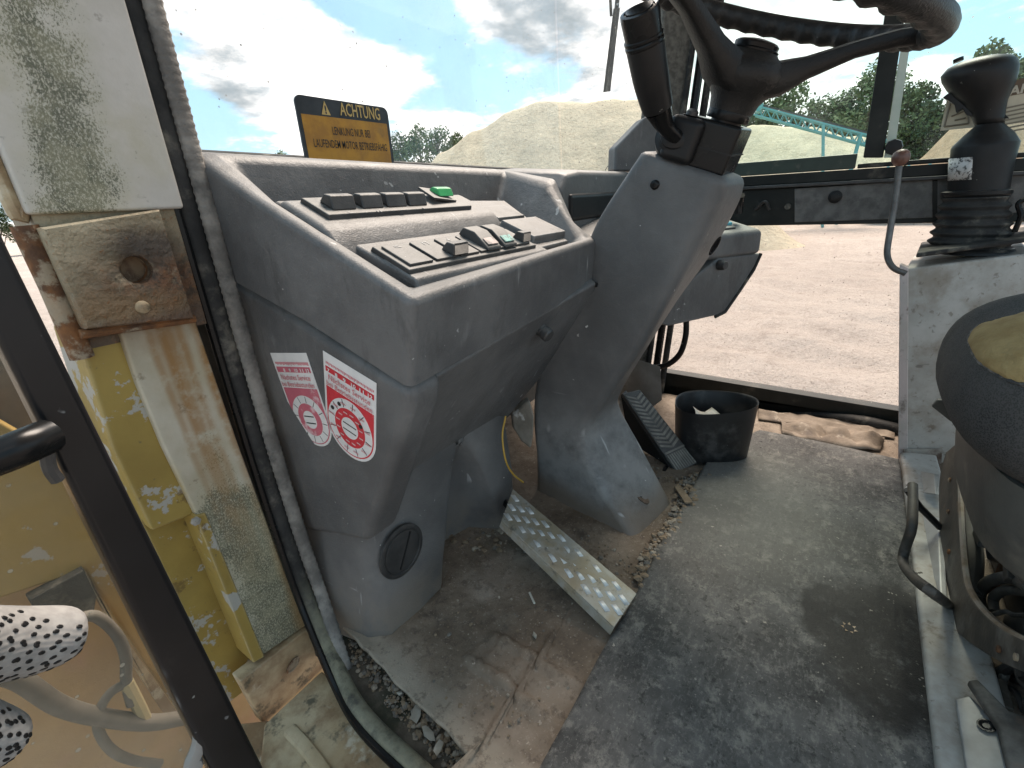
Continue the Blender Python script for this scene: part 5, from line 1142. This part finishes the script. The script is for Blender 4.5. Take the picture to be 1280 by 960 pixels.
# ------------------------------------------------------------------ seat and its carriage
def seat():
    t = thing('driver_seat', 'dark grey cloth driver seat with yellow foam showing through the torn front edge', 'seat', (.98, -.45, .2))
    def cl(t_, c):
        v = t_.voro(420, feature='F1'); c = t_.mix(t_.mul(t_.step(v, .3, .6), .4), c, (.13, .125, .12))
        return t_.mix(t_.mul(t_.step(t_.noise(6, 6, .7), .5, .72), .5), c, (.12, .112, .10))
    M_cloth = worn('worn_grey_seat_cloth', (.038, .038, .038), (.066, .064, .061), 9, .9, grain=(500, .7), big=(14, .3), extra=cl, spec=.2)
    # cushion as a superellipsoid block with a generous front roll
    m = MB(); U, W_ = 56, 30; cx, cy, cz = .965, -.495, .462; rx, ry, rz = .272, .338, .128
    def sp(a, p): c = math.cos(a); return math.copysign(abs(c)**p, c)
    def ss(a, p): c = math.sin(a); return math.copysign(abs(c)**p, c)
    def surf(a, b): return V((cx+rx*sp(b, .55)*sp(a, .62), cy+ry*sp(b, .55)*ss(a, .62), cz+rz*ss(b, .8)+.012*(ss(a, .6) if True else 0)))
    for j in range(1, W_):
        b = -math.pi/2+math.pi*j/W_
        for i in range(U): m.v.append(surf(2*math.pi*i/U, b))
    for j in range(W_-2):
        for i in range(U): k = (i+1) % U; m.f.append((j*U+i, j*U+k, (j+1)*U+k, (j+1)*U+i))
    m.f += [tuple(range(U))[::-1], tuple(range((W_-2)*U, (W_-1)*U))]
    # torn opening: pull those faces in to form the foam bed
    cs = obj('cushion', m, M_cloth, t, sharp=180)
    # foam: bulging patch with ragged lip, just in front of the cloth
    fo = MB(); n = 30; cc = (1262, 436)
    outline = [(1211, 428), (1216, 414), (1232, 404), (1255, 399), (1280, 392), (1310, 390), (1335, 410), (1330, 450), (1305, 476), (1280, 482), (1258, 474), (1240, 464), (1222, 450)]
    dg = bpy.context.evaluated_depsgraph_get(); dg.update()
    def hit(u, v):
        d = ray(u, v).normalized(); ok, loc, nor, _ = cs.ray_cast(CAM-LOC[t.name], d)
        return (loc+LOC[t.name], nor) if ok else None
    cen = hit(*cc); ring = [hit(u, v) for u, v in outline]
    if cen and all(ring):
        rp, _ = spline([r[0] for r in ring]+[ring[0][0]], [1]*(len(ring)+1), 5); rp = rp[:-1]; nn = len(rp)
        c0, nr = cen
        L = []; op, _ = spline([V((u, v, 0)) for u, v in outline]+[V((*outline[0], 0))], [1]*(len(outline)+1), 5); op = op[:-1]
        for f, h in ((1.0, -.002), (.96, .004), (.88, .007), (.72, .009), (.5, .010), (.25, .010)):
            row = []
            for p in op:
                q = hit(cc[0]+(p.x-cc[0])*f, cc[1]+(p.y-cc[1])*f); row.append(q[0]+q[1]*(h+.003*mnoise.noise(q[0]*70)))
            L.append(row)
        fo.loft(L, cap=False); fo.f.append(tuple(range(len(fo.v)-nn, len(fo.v))))
        fo2 = obj('torn_foam', fo, worn('yellow_seat_foam', (.40, .29, .13), (.30, .205, .085), 25, .95, grain=(200, .9), dirt=[((.20, .14, .07), 14, .55, .75, .6)]), t, sharp=180)
        lp = MB(); lp.tube([p+nr*(.001+.003*mnoise.noise(p*90)) for p in rp]+[rp[0]+nr*.001], [.0018+.0026*abs(mnoise.noise(V((i*.7, 0, 0)))) for i in range(nn+1)], 6, smooth=False); obj('torn_edge', lp, worn('frayed_lining', (.20, .185, .165), (.05, .05, .05), 60, .9, grain=(200, .6)), t)
    pan = MB(); pz = lambda u, v, y: at(u, v, y=y)
    M_pan = worn('dusty_seat_pan', (.062, .058, .052), (.10, .094, .082), 8, .6, grain=(200, .2), dirt=[((.22, .19, .15), 10, .5, .7, .6)])
    loops = []
    for z, k, o in ((.205, .60, .0), (.222, .80, .0), (.26, .93, 0), (.33, .97, 0), (.385, .98, 0)):
        lp_ = []
        for i in range(40):
            a = 2*math.pi*i/40; lp_.append(V((cx+.25*k*sp(a, .45), cy+.30*k*ss(a, .45)-.01, z)))
        loops.append(lp_)
    pan.loft(loops); obj('seat_pan', pan, M_pan, t, sharp=50)
    lug = MB(); lug.prism([at(u, v, x=1.27) for u, v in ((1164, 508), (1172, 500), (1192, 500), (1196, 530), (1188, 527))], (.01, 0, 0)); obj('pan_lug', lug, M_pan, t, bevel=.003)
    # carriage
    M_galv0 = worn('dull_galvanised_steel', (.20, .20, .19), (.12, .115, .105), 14, .5, metal=.4, grain=None, dirt=[((.1, .07, .05), 16, .55, .7, .7)])
    c = thing('seat_carriage', 'rusty black steel seat carriage with hoses, in the dark under the seat', 'seat carriage', (.95, -.4, 0))
    M_arm = worn('rusty_black_steel', (.035, .032, .028), (.085, .07, .054), 12, .6, grain=(150, .3), dirt=[((.20, .11, .06), 16, .55, .75, .6), ((.26, .24, .21), 9, .5, .7, .5)])
    sd_ = MB(); f = [at(u, v, y=-.262) for u, v in ((1182, 565), (1174, 600), (1174, 660), (1178, 720), (1180, 762), (1196, 790), (1240, 822), (1300, 848))]
    g = [at(u, v, y=-.262) for u, v in ((1194, 555), (1196, 600), (1198, 660), (1203, 720), (1212, 745), (1232, 770), (1262, 792), (1310, 812))]
    fp, _ = spline(f, [1]*8, 5); gp, _ = spline(g, [1]*8, 5); k = len(fp)
    sd_.loft([[a, b, b+V((0, -.012, 0)), a+V((0, -.012, 0))] for a, b in zip(fp, gp)]); obj('side_frame', sd_, M_arm, c, bevel=.003)
    for u, v in ((1188, 600), (1186, 640), (1187, 690), (1250, 812), (1272, 822)):
        b = MB(); b.lathe([(.005, .0), (.005, .003), (.002, .004)], at(u, v, y=-.2615), (0, 1, 0), 10); obj('rivet', b, M_rust, c)
    fl = MB(); fl.tube([p+V((0, -.006, 0)) for p in gp], .005, 6, smooth=False); obj('frame_edge', fl, worn('bare_worn_steel', (.35, .32, .28), (.2, .15, .1), 20, .4, metal=.6, grain=None), c)
    back = MB(); back.box(V((.95, -.50, .10)), (.52, .30, .18)); obj('carriage_box', back, worn('dark_greasy_steel', (.02, .02, .019), (.05, .045, .04), 10, .6, grain=None, dirt=[((.12, .10, .08), 12, .5, .7, .6)]), c, bevel=.01)
    M_hose = worn('dusty_hose', (.07, .064, .055), (.13, .117, .10), 20, .7, grain=(200, .3))
    for k_, (P_, r, mt) in enumerate(((((1230, 770), (1224, 745), (1236, 728), (1262, 722), (1290, 735)), .010, M_hose), (((1243, 765), (1242, 748), (1256, 738), (1290, 740)), .008, M_hose), (((1238, 770), (1242, 740), (1250, 715), (1256, 700)), .006, M_rust), (((1200, 800), (1215, 830), (1240, 862), (1275, 890)), .009, M_hose), (((1235, 820), (1250, 850), (1280, 878)), .007, M_rust), (((1190, 780), (1200, 815), (1228, 850), (1262, 880)), .007, M_arm), (((1232, 776), (1260, 780), (1300, 790)), .020, M_hose), (((1205, 700), (1225, 710), (1240, 700)), .006, M_arm))):
        h = MB(); h.tube([at(u, v, y=-.315-.008*k_) for u, v in P_], r, 10); obj('hose', h, mt, c)
    M_cable = worn('greasy_black_cable', (.012, .012, .012), (.03, .028, .025), 20, .5, grain=None, dirt=[((.15, .13, .10), 24, .55, .7, .6)])
    rnd = random.Random(3)
    for k_ in range(11):
        u0, v0 = rnd.uniform(1206, 1236), rnd.uniform(690, 860); pts = []
        for j in range(5): pts.append(at(u0+j*rnd.uniform(12, 22), v0+rnd.uniform(-18, 26)+j*rnd.uniform(0, 14), y=-.30-.012*rnd.random()-.006*k_/2))
        h = MB(); h.tube(pts, rnd.choice((.003, .004, .006, .0075)), 8); obj('cable', h, rnd.choice((M_cable, M_cable, M_hose, M_rust)), c)
    for u, v, a_, b_, mt in ((1226, 668, .05, .03, M_galv0), (1262, 705, .06, .02, M_arm), (1250, 880, .05, .05, M_arm), (1218, 812, .02, .06, M_rust), (1270, 925, .05, .03, M_black)):
        p = at(u, v, y=-.305); bx = MB(); bx.box(p, (a_, .012, b_), Matrix.Rotation(rnd.uniform(-.6, .6), 3, 'Y')); obj('bracket_plate', bx, mt, c, bevel=.002)
    ln = MB(); ln.tube([at(1205, 640, y=-.30), at(1215, 690, y=-.30), at(1212, 740, y=-.30)], .018, 8); obj('strut', ln, M_pan, c)
    bl = MB(); bl.prism([at(u, v, y=-.30) for u, v in ((1225, 648), (1290, 655), (1290, 700), (1232, 700))], (0, -.03, 0)); obj('bracket_block', bl, M_black, c, bevel=.006)
    lv = thing('adjuster_handle', 'bent worn steel tube handle at the seat carriage over the mat', 'handle', at(1140, 650, y=-.225))
    P_ = [at(u, v, y=-.185) for u, v in ((1141, 606), (1141, 640), (1139, 662), (1130, 690), (1130, 706), (1142, 722), (1162, 738))]+[at(1186, 756, y=-.258)]
    m = MB(); m.tube(P_, .0085, 12); obj('tube', m, M_arm, lv)
    m = MB(); m.tube([at(1134, 612, y=-.19), at(1150, 634, y=-.22), at(1176, 660, y=-.262)], .007, 8, smooth=False); obj('cross_rod', m, M_black, lv)
    # rail along the mat
    rl = thing('floor_rail', 'dirty white painted floor rail between the rubber mat and the seat carriage', 'rail', (1.1, -.25, 0))
    mr = MB(); mr.hexa([V((.45, -.208, 0)), V((1.60, -.222, 0)), V((1.60, -.30, 0)), V((.45, -.30, 0))], [V((.45, -.210, .03)), V((1.60, -.224, .03)), V((1.60, -.30, .04)), V((.45, -.30, .04))]); obj('rail_body', mr, M_whitepaint, rl, bevel=.006)
    M_galv = worn('scratched_white_metal', (.36, .36, .35), (.24, .235, .22), 10, .4, metal=.3, grain=None, scratch=((.2, .2, .2), .6), dirt=[((.12, .09, .07), 15, .6, .75, .7)])
    br_ = MB(); br_.prism([onp(u, v, (.66, -.262, .05), (0, .35, 1)) for u, v in ((1192, 872), (1212, 868), (1246, 905), (1262, 968), (1206, 968))], (0, -.02, -.03)); kk = obj('bracket', br_, M_galv, rl, bevel=.004)
    hl = MB(); hl.lathe([(.010, 0), (.010, .001), (.006, .0012), (.001, -.002)], onp(1233, 907, (.66, -.262, .053), (0, .35, 1)), (0, .35, 1), 16); obj('bracket_hole', hl, M_blackgloss, kk)
    pl = MB(); pl.prism([onp(u, v, (.66, -.285, .075), (0, .3, 1)) for u, v in ((1210, 850), (1222, 848), (1262, 888), (1300, 900), (1300, 990), (1266, 980), (1248, 908))], (0, 0, -.01)); obj('slide_plate', pl, M_arm, rl, bevel=.003)
    b2 = MB(); b2.prism([onp(u, v, (1.2, -.245, .04), (0, .8, .6)) for u, v in ((1150, 588), (1168, 592), (1170, 618), (1154, 616))], (0, -.01, 0)); obj('bracket', b2, M_galv, rl, bevel=.002)
    b3 = MB(); b3.prism([onp(u, v, (1.2, -.245, .034), (0, .8, .6)) for u, v in ((1152, 640), (1172, 648), (1176, 750), (1166, 720))], (0, -.01, 0)); obj('strip', b3, M_galv, rl, bevel=.002)
seat()
# torn floor covering by the far sill
def scraps():
    M_scrap = worn('torn_beige_lining', (.24, .19, .145), (.15, .115, .085), 14, .85, grain=(150, .5), dirt=[((.08, .06, .05), 14, .55, .7, .7), ((.48, .42, .34), 20, .55, .7, .6)])
    def rag(P_, h, label, seed):
        pts = [at(u, v, z=.012) for u, v in P_]; n = len(pts)//2; m = MB(); top = pts[:n]; bot = pts[n:][::-1]; K = 16; J = 7
        def lerp(L, s): s *= len(L)-1; i = min(int(s), len(L)-2); return L[i].lerp(L[i+1], s-i)
        for j in range(J+1):
            for i in range(K+1):
                p = lerp(top, i/K).lerp(lerp(bot, i/K), j/J); m.v.append(p+V((0, 0, h*math.sin(math.pi*min(1, j/J*.9+.1))*(.5+1.6*mnoise.noise(V((i*.55+seed, j*.6, seed))))+.006*mnoise.noise(V((i*1.3, j*1.1, seed+5))))))
        for j in range(J):
            for i in range(K): q = j*(K+1)+i; m.f.append((q, q+1, q+K+2, q+K+1))
        o = obj('floor_lining', m, M_scrap, loc=pts[0], sharp=60); md = o.modifiers.new('th', 'SOLIDIFY'); md.thickness = .003; tag(o, label, 'floor lining')
    rag([(975, 527), (1020, 533), (1060, 540), (1106, 548), (1100, 563), (1060, 562), (1020, 553), (978, 545)], .022, 'torn curled beige lining scrap at the far sill, between mat and black window rail', 1.5)
    rag([(948, 512), (1000, 518), (1060, 527), (1118, 536), (1118, 548), (1060, 540), (1000, 531), (948, 524)], .008, 'flat strip of dirty beige lining along the far sill', 4.5)
    rag([(650, 505), (660, 498), (667, 512), (668, 545), (660, 560), (645, 540), (642, 520), (645, 510)], .0, 'grey rag', 2) if False else None
scraps()
ins = MB()
K = 8
pp = [(640, 520), (652, 508), (662, 500), (668, 520), (667, 545), (664, 562), (652, 552), (642, 536)]
ins.prism([at(u, v, x=.88)+V((.004*mnoise.noise(V((u, v, 0))), 0, 0)) for u, v in pp], (.02, .02, 0))
tag(obj('insulation_mat', ins, worn('foil_faced_insulation', (.30, .27, .23), (.18, .16, .13), 14, .7, grain=(90, .8), dirt=[((.6, .58, .55), 20, .62, .7, .8)]), bevel=.006), 'torn pale insulation mat peeking out between dashboard and column', 'insulation')
bh = MB(); bh.box(V((1.05, .96, .36)), (1.5, .03, .80)); tag(obj('bulkhead', bh, worn('dirty_bulkhead', (.07, .06, .05), (.12, .105, .09), 6, .8, grain=(90, .5))), 'dark dirty front bulkhead of the cab behind the pedals', 'bulkhead')
kp = MB(); kp.prism([at(u, v, x=1.62) for u, v in ((800, 450), (826, 458), (828, 500), (802, 520))], (.02, .1, 0)); tag(obj('side_panelling', kp, worn('grey_painted_panel', (.33, .32, .30), (.22, .21, .19), 8, .6, grain=None, dirt=[((.1, .08, .06), 14, .55, .7, .7)]), bevel=.003), 'small pale grey kick panel behind the accelerator pedal', 'panel')

rf = thing('cab_roof', 'grey cab roof above the open cab, out of the picture', 'roof', (1.05, .1, 1.45))
m = MB(); m.prism([V((.12, -.75, 1.46)), V((1.92, -.75, 1.46)), V((1.92, .42, 1.46)), V((.12, .42, 1.46))], (0, 0, .06)); obj('roof_panel', m, worn('roof_lining', (.40, .39, .37), (.34, .33, .31), 6, .8, grain=None), rf, bevel=.02)  # unseen partial roof: shades the footwell, cut short to let sky light in
# ------------------------------------------------------------------ open door at left, machine body behind its glass, gloved hand
def door():
    t = thing('cab_door', 'open cab door with a scratched black steel frame and hazy glass', 'door', (.10, .5, 0))
    y = .5; D = .032
    fr = MB(); q = [at(352, 985, y=y), at(276, 985, y=y), at(-30, 362, y=y), at(-30, 216, y=y)]
    e0, e1 = at(0, 288, y=y), at(330, 960, y=y); f0, f1 = at(0, 432, y=y), at(262, 960, y=y)
    ex = lambda a, b, z: a+(b-a)*((z-a.z)/(b.z-a.z))
    zt, zb = 1.30, -.25
    fr.prism([ex(e0, e1, zb), ex(e0, e1, zt), ex(f0, f1, zt), ex(f0, f1, zb)], (0, D, 0)); obj('frame', fr, M_blacksteel, t, bevel=.006)
    s0, s1 = at(84, 560, y=y+.008), at(238, 880, y=y+.008); r = MB(); a_ = ex(s0, s1, .85); b_ = ex(s0, s1, .215)
    r.tube([a_, b_], .0085, 8, smooth=False, flat=(1, .8)); 
    corner = [ex(s0, s1, .85), ex(s0, s1, .30), ex(s0, s1, .235), ex(s0, s1, .20)+V((-.018, 0, 0)), ex(s0, s1, .18)+V((-.06, 0, 0)), ex(s0, s1, .175)+V((-.4, 0, 0))]
    r = MB(); r.tube(corner, .0085, 8, flat=(1, .8)); obj('glass_seal', r, worn('grey_glazing_rubber', (.16, .155, .15), (.26, .25, .235), 12, .6, grain=None, dirt=[((.05, .05, .05), 14, .55, .7, .7)]), t)
    br = MB(); br.box(V((-.2, y+D/2, .10)), (.52, D*.9, .13)); obj('bottom_frame', br, M_blacksteel, t, bevel=.006)
    g = MB(); a0, a1 = ex(s0, s1, .85), ex(s0, s1, .17); g.prism([a0, a1, a1+V((-.5, 0, 0)), a0+V((-.5, 0, 0))], (0, .004, 0)); obj('pane', g, glassmat('hazy_door_glass', (.95, .94, .90), .22, (.42, .38, .31)), t, smooth=False)
    h = MB(); P_ = [at(60, 545, y=y-.015), at(30, 558, y=y-.025), at(0, 570, y=y-.025), at(-60, 590, y=y-.025)]; h.tube(P_, .0135, 12); obj('handle', h, M_blackgloss, t)
    h = MB(); h.tube([at(62, 545, y=y-.004), at(58, 560, y=y-.006), at(62, 585, y=y-.004), at(72, 600, y=y-.002)], .005, 8); obj('handle_bracket', h, M_switch, t)
door()
def machine_body():
    t = thing('machine_body', 'old yellow machine body with grey primer patches behind the door glass', 'machine body', (.1, 1.2, -.4))
    Y1 = 1.15
    M_y = worn('faded_yellow_body', (.36, .235, .07), (.31, .20, .055), 3, .5, grain=(150, .1), dirt=[((.38, .35, .32), 9, .60, .62, .9), ((.10, .065, .03), 40, .68, .72, .6)])
    m = MB(); m.prism([at(u, v, y=Y1) for u, v in ((-80, 480), (60, 560), (100, 570), (260, 870), (300, 960), (270, 960), (105, 714), (-80, 775))], (0, .05, 0)); obj('side_plate', m, M_y, t, bevel=.006)
    M_or = worn('dusty_orange_plate', (.42, .27, .13), (.36, .22, .10), 5, .7, grain=(120, .3), dirt=[((.12, .08, .05), 28, .64, .70, .8), ((.42, .22, .16), 6, .5, .7, .5)])
    p = MB(); p.prism([at(u, v, z=-.62) for u, v in ((-150, 990), (-60, 800), (60, 742), (140, 740), (260, 900), (320, 1000), (200, 1080))], (0, 0, -.03)); obj('tank_plate', p, M_or, t, bevel=.004)
    b = MB(); b.prism([at(u, v, y=Y1-.02) for u, v in ((36, 750), (106, 712), (122, 742), (116, 775), (60, 790))], (0, .03, 0)); obj('dark_gusset', b, M_rubber, t, bevel=.003)
    rb = MB(); rb.prism([at(u, v, y=Y1-.03) for u, v in ((107, 714), (118, 738), (165, 810), (222, 890), (206, 893), (150, 806))], (0, .03, 0)); obj('ribbed_edge', rb, M_cream, t, bevel=.003)
    dk = MB(); dk.prism([at(u, v, y=Y1+.06) for u, v in ((-80, 360), (50, 450), (80, 560), (-80, 560))], (0, .04, 0)); obj('rusty_cover', dk, worn('brown_rusty_cover', (.10, .07, .05), (.16, .12, .09), 8, .8, grain=None), t)
    M_gh = worn('grey_dusty_hose', (.085, .076, .066), (.14, .125, .11), 14, .75, grain=None)
    for P_, r in ((((-40, 838), (20, 848), (75, 882), (130, 897), (190, 903), (240, 895)), .016), (((88, 778), (118, 770), (145, 792), (157, 820), (158, 850), (165, 880)), .010), (((160, 853), (138, 866), (124, 890), (124, 915), (140, 938), (165, 950), (200, 955)), .009)):
        h = MB(); h.tube([at(u, v, y=Y1-.10) for u, v in P_], r, 10); obj('hose', h, M_gh, t)
    f = MB(); f.tube([at(158, 853, y=Y1-.1), at(172, 880, y=Y1-.1), at(184, 905, y=Y1-.1)], .012, 8); obj('hose_fitting', f, worn('dull_brass', (.4, .34, .2), None, 20, .5, metal=.4, grain=None), t)
    mass = MB(); mass.box(V((-.15, 1.45, -.55)), (1.6, .4, 1.5)); obj('inner_frame', mass, M_or, t, bevel=.01)
machine_body()
def glove():
    # knit glove: one skin with five fingers; the palm lies outside the frame
    m, t, b = newmat('dotted_knit'); u_ = t.co()
    c = t.mix(t.step(t.noise(120, 3), .3, .7), (.34, .33, .315), (.26, .25, .24))
    kn = t.new('ShaderNodeTexWave'); t.l.new(t.mapping(u_, rot=(.3, .5, .4)), kn.inputs['Vector']); kn.inputs['Scale'].default_value = 110; kn.inputs['Distortion'].default_value = .6
    c = t.mix(t.mul(kn.outputs['Fac'], .10), c, (.28, .275, .27)); t.put(b.inputs['Base Color'], c); b.inputs['Roughness'].default_value = .95
    t.l.new(t.bump(kn.outputs['Fac'], .18, .001), b.inputs['Normal']); M_knit = m
    Y_ = .46; G = lambda u, v, y=Y_: at(u, v, y=y)
    fingers = [[G(-150, 800, .40), G(-60, 812, .43), G(20, 805, .45), G(75, 795, .455), G(108, 788, .455)],
               [G(-150, 880, .40), G(-90, 900, .42), G(-40, 915, .43), G(0, 925, .435), G(26, 930, .435)],
               [G(-150, 720, .40), G(-90, 712, .43), G(-60, 708, .445), G(-30, 705, .45), G(-4, 704, .45)],
               [G(-150, 960, .39), G(-110, 985, .41), G(-75, 1000, .42), G(-45, 1012, .425), G(-20, 1020, .425)]]
    palm = [G(-330, 840, .34), G(-250, 830, .37)]
    thumb = [G(-250, 700, .36), G(-205, 640, .385), G(-160, 610, .40), G(-120, 600, .41)]
    vs, es, rad = [palm[0], palm[1]], [(0, 1)], [.042, .045]
    def chain(root, pts, rs):
        k = root
        for p, r in zip(pts, rs): vs.append(p); rad.append(r); es.append((k, len(vs)-1)); k = len(vs)-1
    w = [.0265, .0215, .017, .019]
    for f, r in zip(fingers, w): chain(1, f, [r*1.05, r*1.08, r, r*.93, r*.62])
    chain(0, thumb, [.024, .020, .018, .012])
    root = thing('work_glove', 'white knit work glove with black grip dots at the left by the door frame', 'glove', palm[0])
    me = bpy.data.meshes.new('knit'); me.from_pydata([tuple(v-LOC[root.name]) for v in vs], es, []); o = bpy.data.objects.new('knit', me); col.objects.link(o)
    sk = o.modifiers.new('skin', 'SKIN'); 
    for i, s in enumerate(me.skin_vertices[0].data): s.radius = (rad[i], rad[i]); s.use_root = (i == 1)
    sb = o.modifiers.new('sub', 'SUBSURF'); sb.levels = 2; sb.render_levels = 2
    bpy.context.view_layer.update(); dg = bpy.context.evaluated_depsgraph_get(); ev = bpy.data.meshes.new_from_object(o.evaluated_get(dg)); bpy.data.objects.remove(o)
    for p in ev.polygons: p.use_smooth = True
    ev.materials.clear(); ev.materials.append(M_knit); o = bpy.data.objects.new('knit', ev); col.objects.link(o); o.parent = root; LOC[o.name] = LOC[root.name]
    # grip dots set on the knit
    dots = MB(); n = 0
    for f, r in zip(fingers, w):
        P_, _ = spline(f, [1]*5, 10); L = 0; acc = []
        for i in range(1, len(P_)): L += (P_[i]-P_[i-1]).length; acc.append((L, P_[i], (P_[i]-P_[i-1]).normalized()))
        row = 0; nxt = 0
        for s, p, tg in acc:
            if s < nxt: continue
            nxt += .0080; row += 1
            up = V((0, 0, 1)); up = (up-tg*up.dot(tg)).normalized(); sd_ = tg.cross(up)
            for k in range(15):
                a = 2*math.pi*(k+.5*(row % 2))/15
                if math.sin(a) > .62: continue
                d = sd_*math.cos(a)+up*math.sin(a); org = p+d*.09-LOC[root.name]
                ok, loc, nor, _ = o.ray_cast(org, -d, distance=.085)
                if not ok: continue
                loc = loc+LOC[root.name]; n += 1
                dots.lathe([(.0020, -.0003), (.0019, .0004), (.0010, .0006)], loc, nor, 7, ex=tuple(tg), fl=(1.35, .8))
    obj('grip_dot', dots, M_black, root, kind='stuff', sharp=80)
glove()

# ------------------------------------------------------------------ loose gravel and dirt
def gravel():
    M_st = [worn('gravel_'+n, c, tuple(x*.7 for x in c), 60, .9, grain=(120, .6)) for n, c in (('tan', (.24, .175, .115)), ('grey', (.18, .16, .135)), ('pale', (.32, .27, .21)))]
    rnd = random.Random(11)
    def stone(mb, p, s):
        vs = []; ph = (1+5**.5)/2
        base = [(-1, ph, 0), (1, ph, 0), (-1, -ph, 0), (1, -ph, 0), (0, -1, ph), (0, 1, ph), (0, -1, -ph), (0, 1, -ph), (ph, 0, -1), (ph, 0, 1), (-ph, 0, -1), (-ph, 0, 1)]
        fs = [(0,11,5),(0,5,1),(0,1,7),(0,7,10),(0,10,11),(1,5,9),(5,11,4),(11,10,2),(10,7,6),(7,1,8),(3,9,4),(3,4,2),(3,2,6),(3,6,8),(3,8,9),(4,9,5),(2,4,11),(6,2,10),(8,6,7),(9,8,1)]
        sx, sy, sz = s*rnd.uniform(.7, 1.3), s*rnd.uniform(.7, 1.2), s*rnd.uniform(.5, .85); rz = rnd.uniform(0, 6.28); c, q = math.cos(rz), math.sin(rz)
        for x, y, z in base:
            k = rnd.uniform(.75, 1.15)/1.9; x, y, z = x*k*sx, y*k*sy, z*k*sz; vs.append(V((x*c-y*q, x*q+y*c, z))+p)
        mb.add(vs, fs)
    mbs = [MB(), MB(), MB()]
    def area(poly, n, smin, smax, pile=0, zz=.006):
        us = [p[0] for p in poly]; vs_ = [p[1] for p in poly]; k = 0
        while k < n:
            u, v = rnd.uniform(min(us), max(us)), rnd.uniform(min(vs_), max(vs_)); ins_ = False; j = len(poly)-1
            for i in range(len(poly)):
                (xi, yi), (xj, yj) = poly[i], poly[j]
                if (yi > v) != (yj > v) and u < (xj-xi)*(v-yi)/(yj-yi)+xi: ins_ = not ins_
                j = i
            if not ins_: continue
            k += 1; s = smin+(smax-smin)*rnd.random()**2.5; p = at(u, v, z=zz); p.z += s*.3+pile*rnd.random()
            stone(mbs[rnd.choice((0, 0, 1, 2))], p, s)
    area([(845, 600), (880, 590), (888, 600), (850, 660), (815, 715), (800, 740), (792, 722), (812, 690), (842, 640)], 900, .002, .009, .010)
    area([(700, 640), (790, 700), (800, 745), (760, 720)], 60, .002, .006)
    area([(800, 690), (845, 640), (860, 640), (830, 700), (800, 735)], 200, .003, .009, .012)
    area([(600, 700), (760, 790), (720, 900), (600, 940), (520, 820)], 130, .0012, .0045)
    area([(560, 665), (640, 660), (660, 690), (570, 690)], 60, .003, .009)
    area([(780, 500), (800, 540), (845, 600), (830, 610), (790, 560)], 70, .002, .008)
    area([(900, 620), (1120, 640), (1150, 940), (720, 940)], 45, .001, .003, 0, .014)
    for mb, m in zip(mbs, M_st): obj('gravel', mb, m, kind='stuff', smooth=False)
    mb = [MB(), MB(), MB()]; mbs[:] = mb
    area([(436, 800), (470, 820), (600, 965), (560, 965), (480, 880), (440, 830)], 650, .0012, .006, .004, -.028)
    for mb, m in zip(mbs, M_st): obj('sill_debris', mb, m, kind='stuff', smooth=False)
    M_fl = worn('paint_flake', (.42, .39, .33), (.30, .27, .22), 30, .7, grain=None)
    for k, (u, v, L, W_, rz, lab) in enumerate(((520, 893, .026, .016, .4, 'largest pale paint flake in the dirt of the door sill'), (535, 918, .030, .014, 1.2, 'pale curled paint flake in the sill dirt, nearest the cracked floor edge'), (500, 868, .012, .008, 2, 'small pale paint flake in the sill dirt, farther up by the seal'), (548, 935, .020, .012, .1, 'pale paint flake lowest in the sill dirt'), (668, 600+195, .012, .007, .6, 'flat pale chip lying on the brown floor above the moulded rectangle'))):
        p = at(u, v, z=-.018 if k < 4 else .010); m = MB(); B = Matrix.Rotation(rz, 3, 'Z') @ Matrix.Rotation(.35, 3, 'X')
        m.prism([p+B@V((L*x, W_*y, .004*z)) for x, y, z in ((-.5, -.4, 0), (-.1, -.5, 1), (.5, -.25, 0), (.4, .4, 1), (0, .5, 0), (-.45, .3, 1))], (0, 0, .0015)); tag(obj('paint_flake', m, M_fl, loc=p), lab, 'paint flake')
    m = MB(); p = at(865, 628, z=.02); m.prism([at(u, v, z=.022) for u, v in ((843, 610), (848, 606), (862, 624), (866, 630), (856, 630))], (0, 0, .005)); tag(obj('broken_strip', m, M_st[0], bevel=.001), 'broken tan strip lying in the gravel at the column foot', 'strip')
    s = MB(); s.tube([at(662, 741, z=.012), at(668, 754, z=.016)], .0022, 6, smooth=False); tag(obj('stub', s, worn('white_stub', (.6, .57, .5), None, grain=None)), 'thin white stub lying on the brown floor left of the pedal', 'stub')
    lf = MB(); c = at(1061, 786, z=.016)
    for k in range(7): a = k*.9; d = V((math.cos(a), math.sin(a), .3)); e = V((-d.y, d.x, 0)); lf.add([c, c+d*.007+e*.003, c+d*.013, c+d*.007-e*.003], [(0, 1, 2, 3)])
    o = obj('dry_leaf', lf, worn('dry_leaf', (.35, .25, .16), None, grain=None), fix=False); tag(o, 'small crumpled dry leaf on the oily stain of the mat', 'leaf')
gravel()
